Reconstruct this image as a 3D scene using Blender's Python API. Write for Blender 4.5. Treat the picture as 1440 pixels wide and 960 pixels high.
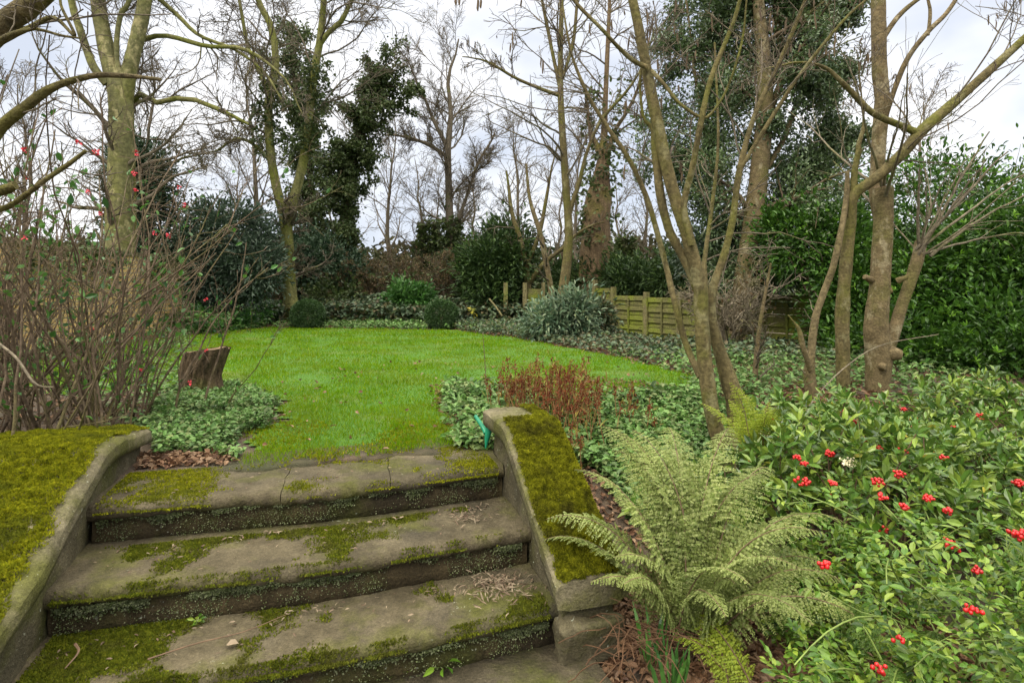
import bpy, math, numpy as np
for o in list(bpy.data.objects): bpy.data.objects.remove(o)
S = bpy.context.scene
C = S.collection.objects
rng = np.random.default_rng(11)
R_ = math.radians
# ------------------------------------------------------------------ camera
F, HZ, EYE = 800., 405., .87          # focal in px of a 1440 wide picture, horizon row, eye height above the lawn
cam = bpy.data.cameras.new('camera'); co = bpy.data.objects.new('camera', cam); C.link(co)
co.location = (0, 0, EYE); co.rotation_euler = (R_(90), 0, 0)
cam.lens = 20; cam.sensor_width = 36; cam.shift_y = -75/1440
cam.clip_start = .05; cam.clip_end = 500
S.camera = co
# ------------------------------------------------------------------ sky and sun
SUN_EL, SUN_AZ = 42, 215
W = bpy.data.worlds.new('World'); S.world = W; W.use_nodes = True
nt = W.node_tree; nt.nodes.clear(); N = nt.nodes.new; LK = nt.links.new
sky = N('ShaderNodeTexSky'); sky.sky_type = 'NISHITA'; sky.sun_disc = False
sky.sun_elevation = R_(SUN_EL); sky.sun_rotation = R_(SUN_AZ)
b1 = N('ShaderNodeBackground'); b1.inputs[1].default_value = .08; LK(sky.outputs[0], b1.inputs[0])
tc = N('ShaderNodeTexCoord'); mp = N('ShaderNodeMapping'); mp.inputs['Scale'].default_value = (1, 1, 1.7); mp.inputs['Location'].default_value = (.35, .1, .2)
LK(tc.outputs['Generated'], mp.inputs[0])
nz = N('ShaderNodeTexNoise'); nz.inputs['Scale'].default_value = 2.3; nz.inputs['Detail'].default_value = 5; nz.inputs['Roughness'].default_value = .5
LK(mp.outputs[0], nz.inputs[0])
rp = N('ShaderNodeValToRGB'); LK(nz.outputs[0], rp.inputs[0])
rp.color_ramp.elements[0].position = .41; rp.color_ramp.elements[0].color = (.60, .65, .75, 1)
rp.color_ramp.elements[1].position = .60; rp.color_ramp.elements[1].color = (1., 1., 1.02, 1)
sx = N('ShaderNodeSeparateXYZ'); LK(tc.outputs['Generated'], sx.inputs[0])
mr = N('ShaderNodeMapRange'); mr.inputs[1].default_value = .45; mr.inputs[2].default_value = .85; mr.inputs[3].default_value = 1.; mr.inputs[4].default_value = 4.2
LK(sx.outputs[2], mr.inputs[0])
wm = N('ShaderNodeMix'); wm.data_type = 'RGBA'; wf = N('ShaderNodeMapRange'); wf.inputs[1].default_value = .45; wf.inputs[2].default_value = .8; LK(sx.outputs[2], wf.inputs[0])
LK(wf.outputs[0], wm.inputs[0]); LK(rp.outputs[0], wm.inputs[6]); wm.inputs[7].default_value = (1, .95, .84, 1)   # warm tint added to the unseen overhead sky, to warm the light below
b2 = N('ShaderNodeBackground'); LK(wm.outputs[2], b2.inputs[0]); LK(mr.outputs[0], b2.inputs[1])
mx = N('ShaderNodeMixShader'); mx.inputs[0].default_value = .88; LK(b1.outputs[0], mx.inputs[1]); LK(b2.outputs[0], mx.inputs[2])
wo = N('ShaderNodeOutputWorld'); LK(mx.outputs[0], wo.inputs[0])
sl = bpy.data.lights.new('sun', 'SUN'); sl.energy = 1.5; sl.angle = R_(25); sl.color = (1, .93, .80)
so = bpy.data.objects.new('sun', sl); C.link(so); so.rotation_euler = (R_(90-SUN_EL), 0, R_(180-SUN_AZ))
S.view_settings.view_transform = 'Standard'; S.view_settings.look = 'None'; S.view_settings.exposure = 0.42; S.view_settings.gamma = 1
S.cycles.max_bounces = 4; S.cycles.diffuse_bounces = 2; S.cycles.glossy_bounces = 2; S.cycles.transmission_bounces = 3
S.cycles.use_denoising = True; S.cycles.use_adaptive_sampling = True; S.cycles.adaptive_threshold = .02
# ------------------------------------------------------------------ helpers
def at(px, py, Y): return np.array([(px-720)/F*Y, Y, EYE-(py-HZ)/F*Y])
def nrm(a): return a/np.maximum(np.linalg.norm(a, axis=-1, keepdims=True), 1e-9)
def sm(x): x = np.clip(x, 0, 1); return x*x*(3-2*x)
def _h(i, j, k): 
    n = np.sin(i*127.1+j*311.7+k*74.7)*43758.5453
    return n-np.floor(n)
def vnoise(P, s=1.):
    P = np.asarray(P, float)*s; I = np.floor(P); f = P-I; f = f*f*(3-2*f); r = 0
    for a in (0, 1):
        for b in (0, 1):
            for c in (0, 1):
                w = np.abs(1-a-f[..., 0])*np.abs(1-b-f[..., 1])*np.abs(1-c-f[..., 2])
                r = r+w*_h(I[..., 0]+a, I[..., 1]+b, I[..., 2]+c)
    return r
def fbm(P, s=1., o=3):
    r = 0; a = .5; t = 0
    for i in range(o): r = r+a*vnoise(np.asarray(P)+i*7.3, s); t += a; a *= .5; s *= 2.1
    return r/t
TH = math.atan2(.3040, .9527); CU, SU = math.cos(TH), math.sin(TH)   # the flight of steps is turned 17.7 degrees
def uvz(u, v, z):
    u, v, z = np.broadcast_arrays(np.asarray(u, float), np.asarray(v, float), np.asarray(z, float))
    return np.stack([u*CU-v*SU, u*SU+v*CU, z], -1)
def gz(X, Y):
    X = np.asarray(X, float); Y = np.asarray(Y, float)
    u = X*CU+Y*SU; v = -X*SU+Y*CU
    right = -.46+.40*sm((v-1.7)/2.6)
    left = -.30*sm((2.2-v)/1.5)
    mid = -.52+0*v
    z = np.where(u > 1.02, right, np.where(u < -1.2, left, np.where(v < 2.95, mid, 0.)))
    wr = sm((u-1.0)/.25); z = np.where((v >= 2.95) & (u > 0), right*wr*sm((5.2-v)/1.)+0*(1-wr), z)
    z = np.where((v >= 2.95) & (u <= -1.2), 0, z)
    z = z-.30*sm((X-1.6)/1.2)*sm((Y-8.)/2.)*(1-sm((Y-14)/3.))
    z = z+.34*sm((Y-12.8)/2.6)*(1-.6*sm((X-1)/2))
    z = z+.03*(fbm(np.stack([X, Y, 0*X], -1), .8, 3)-.5)*sm((Y-13)/2)
    return z
class G:
    def __init__(s): s.v = []; s.f = []; s.n = 0
    def add(s, V, *Fs):
        V = np.asarray(V, float).reshape(-1, 3)
        s.v.append(V)
        for f in Fs: s.f.append(np.asarray(f, int)+s.n)
        s.n += len(V); return s
    def mesh(s, name, mat, origin=(0, 0, 0), smooth=False):
        V = (np.concatenate(s.v) if s.v else np.zeros((0, 3)))-np.asarray(origin)
        me = bpy.data.meshes.new(name)
        me.vertices.add(len(V)); me.vertices.foreach_set('co', V.astype(np.float32).ravel())
        li = np.concatenate([f.ravel() for f in s.f]); tot = np.concatenate([np.full(len(f), f.shape[1]) for f in s.f])
        st = np.concatenate([[0], np.cumsum(tot)[:-1]])
        me.loops.add(len(li)); me.loops.foreach_set('vertex_index', li.astype(np.int32))
        me.polygons.add(len(tot)); me.polygons.foreach_set('loop_start', st.astype(np.int32))
        me.update(calc_edges=True)
        me.polygons.foreach_set('use_smooth', np.full(len(tot), bool(smooth)))
        me.materials.append(mat); me.update(); return me
def thing(name, label, cat, loc=(0, 0, 0), group=None):
    o = bpy.data.objects.new(name, None); C.link(o); o.location = [float(x) for x in loc]; o.empty_display_size = .1
    o['label'] = label; o['category'] = cat
    if group: o['group'] = group
    return o
def origin(o):
    r = np.zeros(3)
    while o is not None: r += np.array(o.location); o = o.parent
    return r
def part(name, g, mat, root, smooth=False, kind=None):
    o = bpy.data.objects.new(name, g.mesh(name, mat, origin(root), smooth)); C.link(o); o.parent = root
    if kind: o['kind'] = kind
    return o
def single(name, g, mat, label=None, cat=None, group=None, kind=None, loc=(0, 0, 0), smooth=False):
    o = bpy.data.objects.new(name, g.mesh(name, mat, loc, smooth)); C.link(o); o.location = [float(x) for x in loc]
    if label: o['label'] = label
    if cat: o['category'] = cat
    if group: o['group'] = group
    if kind: o['kind'] = kind
    return o
def copy_tree(o, parent=None):
    c = o.copy(); C.link(c); c.parent = parent
    for ch in [x for x in S.objects if x.parent == o]: copy_tree(ch, c)
    return c
# --- tubes, limbs, branching
def tubes(g, P, R, s=5, cap=False, rough=0.):
    P = np.asarray(P, float); R = np.asarray(R, float); n, k = P.shape[:2]
    T = nrm(np.gradient(P, axis=1)); ch = nrm(P[:, -1]-P[:, 0])
    ref = rng.normal(size=(n, 3)); ref = nrm(ref-(ref*ch).sum(-1, keepdims=True)*ch)
    A = nrm(np.cross(T, ref[:, None, :])); B = np.cross(T, A)
    th = np.arange(s)/s*2*np.pi
    Rr = np.repeat(R[:, :, None], s, 2)
    if rough: 
        Q = P[:, :, None]+Rr[..., None]*(np.cos(th)[:, None]*A[:, :, None]+np.sin(th)[:, None]*B[:, :, None])
        fs_ = 1.5/np.maximum(R.max(), .02)*.35; Rr = Rr*(1+rough*(fbm(Q, fs_, 3)-.5)*2+rough*.55*(fbm(Q+4, fs_*5, 3)-.5)*2)
    V = P[:, :, None]+Rr[..., None]*(np.cos(th)[:, None]*A[:, :, None]+np.sin(th)[:, None]*B[:, :, None])
    idx = np.arange(n*k*s).reshape(n, k, s); nx = np.roll(idx, -1, 2)
    q = np.stack([idx[:, :-1], nx[:, :-1], nx[:, 1:], idx[:, 1:]], -1).reshape(-1, 4)
    g.add(V, q)
    if cap:
        for e in (0, k-1):
            for i in range(n):
                V2 = np.concatenate([V[i, e], P[i, e][None]]); a = np.arange(s)
                g.add(V2, np.stack([a, (a+1) % s, np.full(s, s)], -1))
def spline(pts, k):
    p = np.asarray(pts, float); n = len(p)
    d = np.concatenate([[0], np.cumsum(np.linalg.norm(np.diff(p[:, :3], axis=0), axis=1))]); d /= d[-1]
    t = np.linspace(0, 1, k); q = np.concatenate([[2*p[0]-p[1]], p, [2*p[-1]-p[-2]]])
    i = np.clip(np.searchsorted(d, t, 'right')-1, 0, n-2); w = ((t-d[i])/(d[i+1]-d[i]))[:, None]
    a, b, c, e = q[i], q[i+1], q[i+2], q[i+3]
    return .5*(2*b+(c-a)*w+(2*a-5*b+4*c-e)*w*w+(3*b-a-3*c+e)*w**3)
def limb(pts, k=16, wob=.0):
    """pts: (px, py, depth, width in px) along a limb -> centre line and radii in metres"""
    q = np.array([np.append(at(a, b, Y), w/2/F*Y*math.cos(math.atan((a-720)/F))) for a, b, Y, w in pts])
    s = spline(q, k)
    if wob: s[1:, :3] += (rng.normal(size=(k-1, 3)))*wob
    return s[:, :3], np.maximum(s[:, 3], .002)
def stack(L): return np.stack([a for a, b in L]), np.stack([b for a, b in L])
def grow(P, R, n, t0=.2, t1=1., ang=(25, 60), ln=(.3, .6), k=8, up=.15, wig=.12, rr=.6, rmin=.002, fall=.45, minL=0, maxL=99):
    m, kk = P.shape[:2]; idx = np.repeat(np.arange(m), n); t = rng.uniform(t0, t1, m*n)
    f = t*(kk-1); i = np.clip(f.astype(int), 0, kk-2); w = (f-i)[:, None]
    p = P[idx, i]*(1-w)+P[idx, i+1]*w; r = R[idx, i]*(1-w[:, 0])+R[idx, i+1]*w[:, 0]
    tan = nrm(P[idx, i+1]-P[idx, i]); q = rng.normal(size=(m*n, 3)); q = nrm(q-(q*tan).sum(-1, keepdims=True)*tan)
    a = np.radians(rng.uniform(*ang, m*n))[:, None]
    d = nrm(np.cos(a)*tan+np.sin(a)*q+np.array([0, 0, up]))
    Lp = np.linalg.norm(np.diff(P, axis=1), axis=2).sum(1)[idx]
    L = np.clip(Lp*rng.uniform(*ln, m*n)*(1-fall*t), minL, maxL); st = (L/(k-1))[:, None]
    pts = [p]
    for _ in range(k-1):
        d = nrm(d+wig*rng.normal(size=d.shape)+np.array([0, 0, up*.25])); pts.append(pts[-1]+d*st)
    s = np.linspace(0, 1, k)[None]
    r0 = np.maximum(r*rr*rng.uniform(.7, 1., m*n), rmin)[:, None]
    return np.stack(pts, 1), r0*(1-s)+rmin*s
# --- leaves
def leaves(g, P, D, L, Wd, kind='fold', fold=.25, up=1.):
    P = np.asarray(P, float); n = len(P); D = nrm(np.asarray(D, float))
    L = np.broadcast_to(L, n)[:, None]*rng.uniform(.7, 1.25, (n, 1)); Wd = np.broadcast_to(Wd, n)[:, None]*rng.uniform(.8, 1.2, (n, 1))
    r = rng.normal(size=(n, 3))*.55+np.array([0, 0, up]); Nn = nrm(r-(r*D).sum(-1, keepdims=True)*D); Sd = np.cross(D, Nn)
    if kind == 'quad':
        V = np.stack([P, P+D*L*.5+Sd*Wd*.5, P+D*L, P+D*L*.5-Sd*Wd*.5], 1); a = np.arange(n)[:, None]*4
        g.add(V, a+np.arange(4)[None]); return
    lift = Nn*Wd*fold
    V = np.stack([P, P+D*L*.30+Sd*Wd*.45+lift, P+D*L*.66+Sd*Wd*.42+lift, P+D*L-Nn*L*.10, P+D*L*.66-Sd*Wd*.42+lift, P+D*L*.30-Sd*Wd*.45+lift, P+D*L*.5], 1)
    a = np.arange(n)[:, None]*7
    g.add(V, a+np.array([[0, 1, 2, 6]]), a+np.array([[6, 2, 3, 4]]), a+np.array([[0, 6, 4, 5]]))
def cloud(c, rad, n, clumps, cr, shell=.55, flat=0.):
    """leaf positions and outward directions in lumpy clumps through an ellipsoid"""
    c = np.asarray(c, float); rad = np.asarray(rad, float)
    d = nrm(rng.normal(size=(clumps, 3))); r = rng.uniform(shell, 1., clumps)[:, None]**.7
    cc = c+d*r*rad
    i = rng.integers(0, clumps, n); q = rng.normal(size=(n, 3))*cr*rng.uniform(.5, 1.2, clumps)[i][:, None]
    q[:, 2] *= 1-flat
    P = cc[i]+q; D = nrm(nrm((P-c)/rad)*.5+nrm(q)*.7+rng.normal(size=(n, 3))*.45)
    return P, D, cc
def scatter_on(P, R, n, spread, t0=0.):
    """random places along many branches"""
    m, k = P.shape[:2]; i = rng.integers(0, m, n); f = rng.uniform(t0, 1, n)*(k-1); j = np.clip(f.astype(int), 0, k-2); w = (f-j)[:, None]
    return P[i, j]*(1-w)+P[i, j+1]*w+rng.normal(size=(n, 3))*spread, nrm(P[i, j+1]-P[i, j])
# ------------------------------------------------------------------ materials
def newmat(name):
    m = bpy.data.materials.new(name); m.use_nodes = True; t = m.node_tree; t.nodes.clear()
    o = t.nodes.new('ShaderNodeOutputMaterial'); p = t.nodes.new('ShaderNodeBsdfPrincipled'); t.links.new(p.outputs[0], o.inputs[0])
    return m, t, p, o
def ramp(t, src, stops):
    r = t.nodes.new('ShaderNodeValToRGB'); t.links.new(src, r.inputs[0]); e = r.color_ramp.elements
    while len(e) < len(stops): e.new(.5)
    for x, (p, c) in zip(e, stops): x.position = p; x.color = (*c, 1)
    return r.outputs[0]
def noise(t, scale, detail=4, rough=.55, vec=None, dist=0.):
    n = t.nodes.new('ShaderNodeTexNoise'); n.inputs['Scale'].default_value = scale; n.inputs['Detail'].default_value = detail
    n.inputs['Roughness'].default_value = rough; n.inputs['Distortion'].default_value = dist
    if vec is None: vec = t.nodes.new('ShaderNodeTexCoord').outputs['Object']
    t.links.new(vec, n.inputs[0]); return n.outputs[0]
def scaled(t, s):
    tc = t.nodes.new('ShaderNodeTexCoord'); m = t.nodes.new('ShaderNodeMapping'); m.inputs['Scale'].default_value = s
    t.links.new(tc.outputs['Object'], m.inputs[0]); return m.outputs[0]
def mixc(t, fac, a, b, mode='MIX'):
    m = t.nodes.new('ShaderNodeMix'); m.data_type = 'RGBA'; m.blend_type = mode
    for s, x in ((0, fac), (6, a), (7, b)):
        if isinstance(x, (int, float)): m.inputs[s].default_value = x
        elif isinstance(x, tuple): m.inputs[s].default_value = (*x, 1)
        else: t.links.new(x, m.inputs[s])
    return m.outputs[2]
def math_(t, op, a, b):
    m = t.nodes.new('ShaderNodeMath'); m.operation = op; m.use_clamp = True
    for s, x in ((0, a), (1, b)):
        if isinstance(x, (int, float)): m.inputs[s].default_value = x
        else: t.links.new(x, m.inputs[s])
    return m.outputs[0]
def bump(t, p, h, st=.5, d=.01):
    b = t.nodes.new('ShaderNodeBump'); b.inputs['Strength'].default_value = st; b.inputs['Distance'].default_value = d
    t.links.new(h, b.inputs['Height']); t.links.new(b.outputs[0], p.inputs['Normal'])
def leafmat(name, cols, rough=.5, trans=.3, spec=.35, nscale=2., lo=.72, hi=1.2, tint=None):
    m, t, p, o = newmat(name)
    g = t.nodes.new('ShaderNodeNewGeometry')
    c = ramp(t, g.outputs['Random Per Island'], [(i/max(1, len(cols)-1), x) for i, x in enumerate(cols)])
    v = ramp(t, noise(t, nscale, 3), [(.3, (lo, lo*1.02, lo*.97)), (.7, (hi, hi*.98, hi*.92))])
    c = mixc(t, 1., c, v, 'MULTIPLY')
    if tint: c = mixc(t, ramp(t, noise(t, tint[0], 4, .6), [(.48, (0, 0, 0)), (.66, (.8, .8, .8))]), c, tint[1])
    t.links.new(c, p.inputs['Base Color']); p.inputs['Roughness'].default_value = rough; p.inputs['Specular IOR Level'].default_value = spec
    if trans:
        tr = t.nodes.new('ShaderNodeBsdfTranslucent'); t.links.new(c, tr.inputs[0])
        mx = t.nodes.new('ShaderNodeMixShader'); mx.inputs[0].default_value = trans
        t.links.new(p.outputs[0], mx.inputs[1]); t.links.new(tr.outputs[0], mx.inputs[2]); t.links.new(mx.outputs[0], o.inputs[0])
    return m
def barkmat(name, c1, c2, green=(.10, .11, .02), gamt=.5, sc=(14, 14, 3), bs=.6, fine=30, spots=None):
    m, t, p, o = newmat(name)
    n1 = noise(t, 1., 6, .65, scaled(t, sc), .3)
    c = ramp(t, n1, [(.3, c1), (.68, c2)])
    n2 = noise(t, 2.2, 5, .6)
    c = mixc(t, ramp(t, n2, [(.62-.3*gamt, (0, 0, 0)), (.78-.3*gamt, (1, 1, 1))]), c, green)
    if spots:
        v = t.nodes.new('ShaderNodeTexVoronoi'); v.inputs['Scale'].default_value = 5.; t.links.new(scaled(t, (1, 1, .45)), v.inputs[0])
        n4 = noise(t, 6., 5, .65, scaled(t, (1, 1, .6)))
        c = mixc(t, ramp(t, n4, [(.55, (0, 0, 0)), (.62, (.85, .85, .85))]), c, spots)
    n3 = noise(t, fine, 4); c = mixc(t, .7, c, ramp(t, n3, [(.3, (.45, .44, .42)), (.7, (1.4, 1.4, 1.35))]), 'MULTIPLY')
    n6 = noise(t, 1., 4, .6, scaled(t, (5, 5, 38))); c = mixc(t, .28, c, ramp(t, n6, [(.35, (.5, .48, .45)), (.6, (1.2, 1.2, 1.2))]), 'MULTIPLY')
    n1 = math_(t, 'ADD', math_(t, 'MULTIPLY', n1, .6), math_(t, 'MULTIPLY', n3, .4))
    t.links.new(c, p.inputs['Base Color']); p.inputs['Roughness'].default_value = .85; p.inputs['Specular IOR Level'].default_value = .2
    bump(t, p, n1, min(1, bs*1.4), .03); return m
M = {}
M['twig'] = barkmat('twig_bark', (.085, .07, .05), (.17, .14, .10), gamt=.2)
M['twig_pale'] = barkmat('pale_twig_bark', (.13, .11, .08), (.24, .20, .14), (.13, .13, .04), gamt=.45)
M['twig_dark'] = barkmat('dark_twig_bark', (.07, .05, .032), (.19, .14, .095), (.13, .12, .04), gamt=.35)
M['plane'] = barkmat('plane_bark', (.10, .10, .045), (.20, .19, .08), (.16, .16, .05), .5, (9, 9, 3), .5, 20, (.34, .30, .15))
M['ash'] = barkmat('olive_bark', (.10, .10, .035), (.22, .21, .08), (.14, .15, .03), .6, (9, 9, 2.5), .6, 22)
M['hazel'] = barkmat('hazel_bark', (.07, .058, .026), (.17, .135, .06), (.11, .11, .022), .5, (20, 20, 5), .5, 45, (.20, .18, .09))
M['smooth'] = barkmat('smooth_grey_bark', (.095, .072, .036), (.195, .148, .078), (.12, .11, .035), .45, (10, 10, 16), .45, 60, (.27, .23, .14))
M['stem_bark'] = barkmat('brown_stem_bark', (.09, .07, .035), (.20, .155, .08), (.14, .13, .03), .45, (16, 16, 6), .7, 40)
M['corner'] = barkmat('mossy_branch_bark', (.06, .05, .025), (.16, .125, .06), (.12, .115, .02), .5, (26, 26, 9), .8, 60)
M['redbark'] = barkmat('reddish_bark', (.09, .06, .035), (.20, .14, .08), (.15, .13, .04), .35, (14, 14, 4), .7, 30)
M['stumpbark'] = barkmat('furrowed_bark', (.035, .028, .018), (.16, .11, .065), (.07, .08, .015), .35, (40, 40, 4), 1., 60)
M['cutwood'] = barkmat('weathered_cut_wood', (.10, .07, .04), (.24, .17, .10), (.12, .12, .03), .3, (12, 12, 12), .4, 40)
M['ivy'] = leafmat('ivy_leaf', [(.018, .042, .013), (.035, .075, .02), (.06, .11, .03), (.03, .06, .02)], .45, .2, .4)
M['ivyfar'] = leafmat('far_ivy_leaf', [(.035, .06, .018), (.06, .095, .025), (.095, .13, .04), (.05, .06, .025)], .5, .2, .35)
M['ivybed'] = leafmat('bed_ivy_leaf', [(.06, .14, .03), (.11, .23, .05), (.18, .31, .09), (.10, .19, .06), (.20, .25, .09), (.05, .10, .03)], .45, .2, .3, 3, .6, 1.25)
M['bluebed'] = leafmat('blue_green_leaf', [(.05, .09, .05), (.09, .14, .08), (.14, .19, .11), (.06, .10, .03), (.13, .10, .05), (.03, .055, .025)], .45, .15, .35, 2.5, .6, 1.25)
M['laurel'] = leafmat('laurel_leaf', [(.022, .065, .010), (.045, .115, .015), (.07, .165, .02), (.032, .085, .012), (.11, .23, .025)], .38, .2, .4, 1.6, .55, 1.3)
M['laurel_tip'] = leafmat('young_laurel_leaf', [(.16, .36, .03), (.22, .42, .04), (.10, .26, .02)], .4, .35, .4)
M['holly'] = leafmat('holly_leaf', [(.055, .095, .035), (.09, .145, .055), (.14, .20, .09), (.06, .08, .03)], .3, .2, .6)
M['yew'] = leafmat('yew_needle', [(.02, .045, .022), (.04, .075, .038), (.065, .11, .055)], .5, .15, .35)
M['bluebush'] = leafmat('blue_evergreen_leaf', [(.034, .062, .038), (.056, .09, .056), (.09, .13, .085)], .45, .15, .45)
M['conifer'] = leafmat('conifer_spray', [(.018, .042, .012), (.036, .07, .018), (.065, .115, .026)], .55, .15, .3)
M['box'] = leafmat('box_leaf', [(.028, .065, .02), (.05, .105, .032), (.08, .14, .045)], .45, .2, .4, 6)
M['rhodo'] = leafmat('rhododendron_leaf', [(.06, .12, .07), (.11, .18, .10), (.17, .24, .15), (.24, .28, .15)], .38, .2, .5)
M['greenrh'] = leafmat('bright_evergreen_leaf', [(.03, .10, .02), (.06, .16, .03), (.10, .22, .05)], .4, .25, .45)
M['skimmia'] = leafmat('skimmia_leaf', [(.05, .115, .016), (.085, .175, .026), (.13, .235, .04), (.24, .33, .05), (.03, .075, .014)], .32, .16, .5, 5, .5, 1.3)
M['yellowleaf'] = leafmat('yellowing_leaf', [(.45, .42, .06), (.35, .40, .06), (.5, .38, .05)], .45, .3, .4)
M['rose'] = leafmat('rose_leaf', [(.04, .105, .010), (.08, .175, .016), (.135, .245, .026), (.24, .33, .04), (.025, .065, .012)], .38, .2, .4, 5, .55, 1.3)
M['fern'] = leafmat('pale_fern_frond', [(.17, .235, .06), (.24, .295, .085), (.34, .38, .15), (.20, .25, .055)], .55, .35, .25, 4)
M['fern2'] = leafmat('green_fern_frond', [(.06, .13, .02), (.10, .18, .03), (.14, .21, .04)], .5, .35, .3, 4)
M['fern3'] = leafmat('yellow_fern_frond', [(.28, .36, .03), (.36, .42, .05), (.22, .32, .03)], .5, .35, .3, 4)
M['bramble'] = leafmat('thicket_leaf', [(.03, .09, .02), (.06, .16, .03), (.10, .24, .04), (.05, .14, .05)], .38, .3, .45)
M['grass'] = leafmat('grass_blade', [(.08, .195, .001), (.12, .255, .002), (.165, .295, .003), (.095, .215, .001), (.27, .31, .02)], .6, .35, .08, 1.4, .78, 1.18, (1.0, (.165, .225, .008)))
M['moss'] = leafmat('moss_tuft', [(.15, .175, .006), (.22, .235, .010), (.31, .30, .014), (.11, .14, .008)], .8, .35, .1, 34, .5, 1.35, (5., (.10, .115, .014)))
M['mossdark'] = leafmat('dark_moss_tuft', [(.13, .145, .008), (.20, .21, .012), (.29, .285, .016), (.08, .095, .008)], .8, .35, .1, 34, .4, 1.4, (6., (.055, .05, .012)))
M['mossgreen'] = leafmat('green_moss_tuft', [(.075, .10, .010), (.12, .145, .012), (.18, .19, .016)], .8, .35, .1, 34, .5, 1.3, (6., (.10, .10, .02)))
M['litter'] = leafmat('dead_leaf', [(.10, .05, .03), (.17, .09, .05), (.24, .14, .08), (.30, .20, .13), (.07, .035, .025)], .65, .15, .25)
M['husk'] = leafmat('pale_husk', [(.12, .08, .055), (.20, .14, .10), (.30, .24, .17), (.09, .06, .04)], .7, .1, .2)
M['brownleaf'] = leafmat('withered_leaf', [(.11, .075, .04), (.17, .11, .06), (.10, .09, .04), (.08, .085, .03)], .6, .25, .2)
M['astilbe'] = leafmat('rust_plume', [(.12, .03, .015), (.19, .055, .025), (.24, .085, .04), (.08, .025, .015), (.27, .06, .03)], .75, .2, .1, 8, .6, 1.2)
M['catkin'] = leafmat('catkin', [(.09, .065, .045), (.14, .10, .06)], .7, .1, .2)
def plain(name, c, rough=.5, spec=.4, var=.25, sc=20, bs=0, **k):
    m, t, p, o = newmat(name); n = noise(t, sc, 4)
    t.links.new(ramp(t, n, [(.25, tuple(x*(1-var) for x in c)), (.75, tuple(min(1, x*(1+var)) for x in c))]), p.inputs['Base Color'])
    p.inputs['Roughness'].default_value = rough; p.inputs['Specular IOR Level'].default_value = spec
    if bs: bump(t, p, n, bs, .01)
    return m
M['berry'] = plain('red_berry', (.46, .010, .010), .3, .5, .5, 45)
M['petal'] = plain('coral_petal', (.62, .07, .09), .5, .3, .25, 80)
M['cream'] = plain('cream_flower', (.75, .68, .45), .5, .3, .15, 60)
M['stem_green'] = plain('green_stem', (.16, .22, .05), .5, .35, .35, 12)
M['stem_brown'] = plain('brown_stem', (.14, .09, .055), .7, .25, .4, 15)
M['stem_dead'] = plain('dead_brown_stem', (.10, .055, .03), .8, .15, .4, 15)
M['stem_red'] = plain('dry_reddish_stem', (.22, .12, .05), .7, .25, .6, 14)
M['greenplastic'] = plain('green_plastic', (.015, .25, .13), .35, .5, .12, 10)
M['greycap'] = plain('pale_plastic', (.42, .50, .52), .4, .4, .1, 10)
M['core'] = plain('shaded_inner_twigs', (.02, .025, .012), .9, .1, .4, 8)
def stonemat(name, base1, base2, moss_amt, lichen=.5, mossc=(.15, .16, .015), dark=(.035, .032, .025)):
    m, t, p, o = newmat(name)
    n1 = noise(t, 5., 8, .65); c = ramp(t, n1, [(.3, base1), (.7, base2)])
    n2 = noise(t, 2.1, 5, .6, None, .4); c = mixc(t, ramp(t, n2, [(.45, (0, 0, 0)), (.72, (.75, .75, .75))]), c, dark)
    # green algae film, heavier on upward faces
    g = t.nodes.new('ShaderNodeNewGeometry'); sx = t.nodes.new('ShaderNodeSeparateXYZ'); t.links.new(g.outputs['Normal'], sx.inputs[0])
    n3 = noise(t, 3.3, 6, .65); f = ramp(t, n3, [(.64-.3*moss_amt, (0, 0, 0)), (.80-.3*moss_amt, (.8, .8, .8))])
    c = mixc(t, f, c, mossc)
    v = noise(t, 55., 3, .6); f2 = ramp(t, v, [(.66, (0, 0, 0)), (.71, (1, 1, 1))]); n5 = noise(t, 3.7, 3)
    f2 = math_(t, 'MULTIPLY', f2, ramp(t, n5, [(.62-.3*lichen, (0, 0, 0)), (.75-.3*lichen, (1, 1, 1))]))
    c = mixc(t, f2, c, (.38, .40, .31))
    n4 = noise(t, 90, 4); c = mixc(t, .6, c, ramp(t, n4, [(.3, (.6, .6, .6)), (.7, (1.3, 1.3, 1.3))]), 'MULTIPLY')
    t.links.new(c, p.inputs['Base Color']); p.inputs['Roughness'].default_value = .9; p.inputs['Specular IOR Level'].default_value = .2
    n7 = noise(t, 240, 2); c = mixc(t, .5, c, ramp(t, n7, [(.32, (.55, .55, .55)), (.68, (1.4, 1.4, 1.4))]), 'MULTIPLY')
    n8 = noise(t, 17, 5, .7); c = mixc(t, .6, c, ramp(t, n8, [(.35, (.55, .54, .5)), (.6, (1.15, 1.13, 1.1))]), 'MULTIPLY')
    t.links.new(c, p.inputs['Base Color'])
    h = math_(t, 'ADD', math_(t, 'MULTIPLY', n8, .5), math_(t, 'MULTIPLY', n4, .5)); bump(t, p, h, .9, .014); return m
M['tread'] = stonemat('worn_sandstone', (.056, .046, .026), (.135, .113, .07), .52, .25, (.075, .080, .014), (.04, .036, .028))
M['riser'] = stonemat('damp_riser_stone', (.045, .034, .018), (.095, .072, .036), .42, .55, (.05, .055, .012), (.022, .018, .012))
M['coping'] = stonemat('mossy_coping_stone', (.10, .09, .05), (.23, .20, .13), .7, .75, (.085, .09, .016), (.045, .04, .026))
M['cheek'] = stonemat('lichened_side_stone', (.07, .06, .033), (.15, .13, .08), .5, .9, (.07, .075, .016), (.03, .028, .018))
M['slab'] = stonemat('damp_paving', (.06, .05, .03), (.13, .11, .07), .55, .2, (.075, .085, .015))
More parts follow.
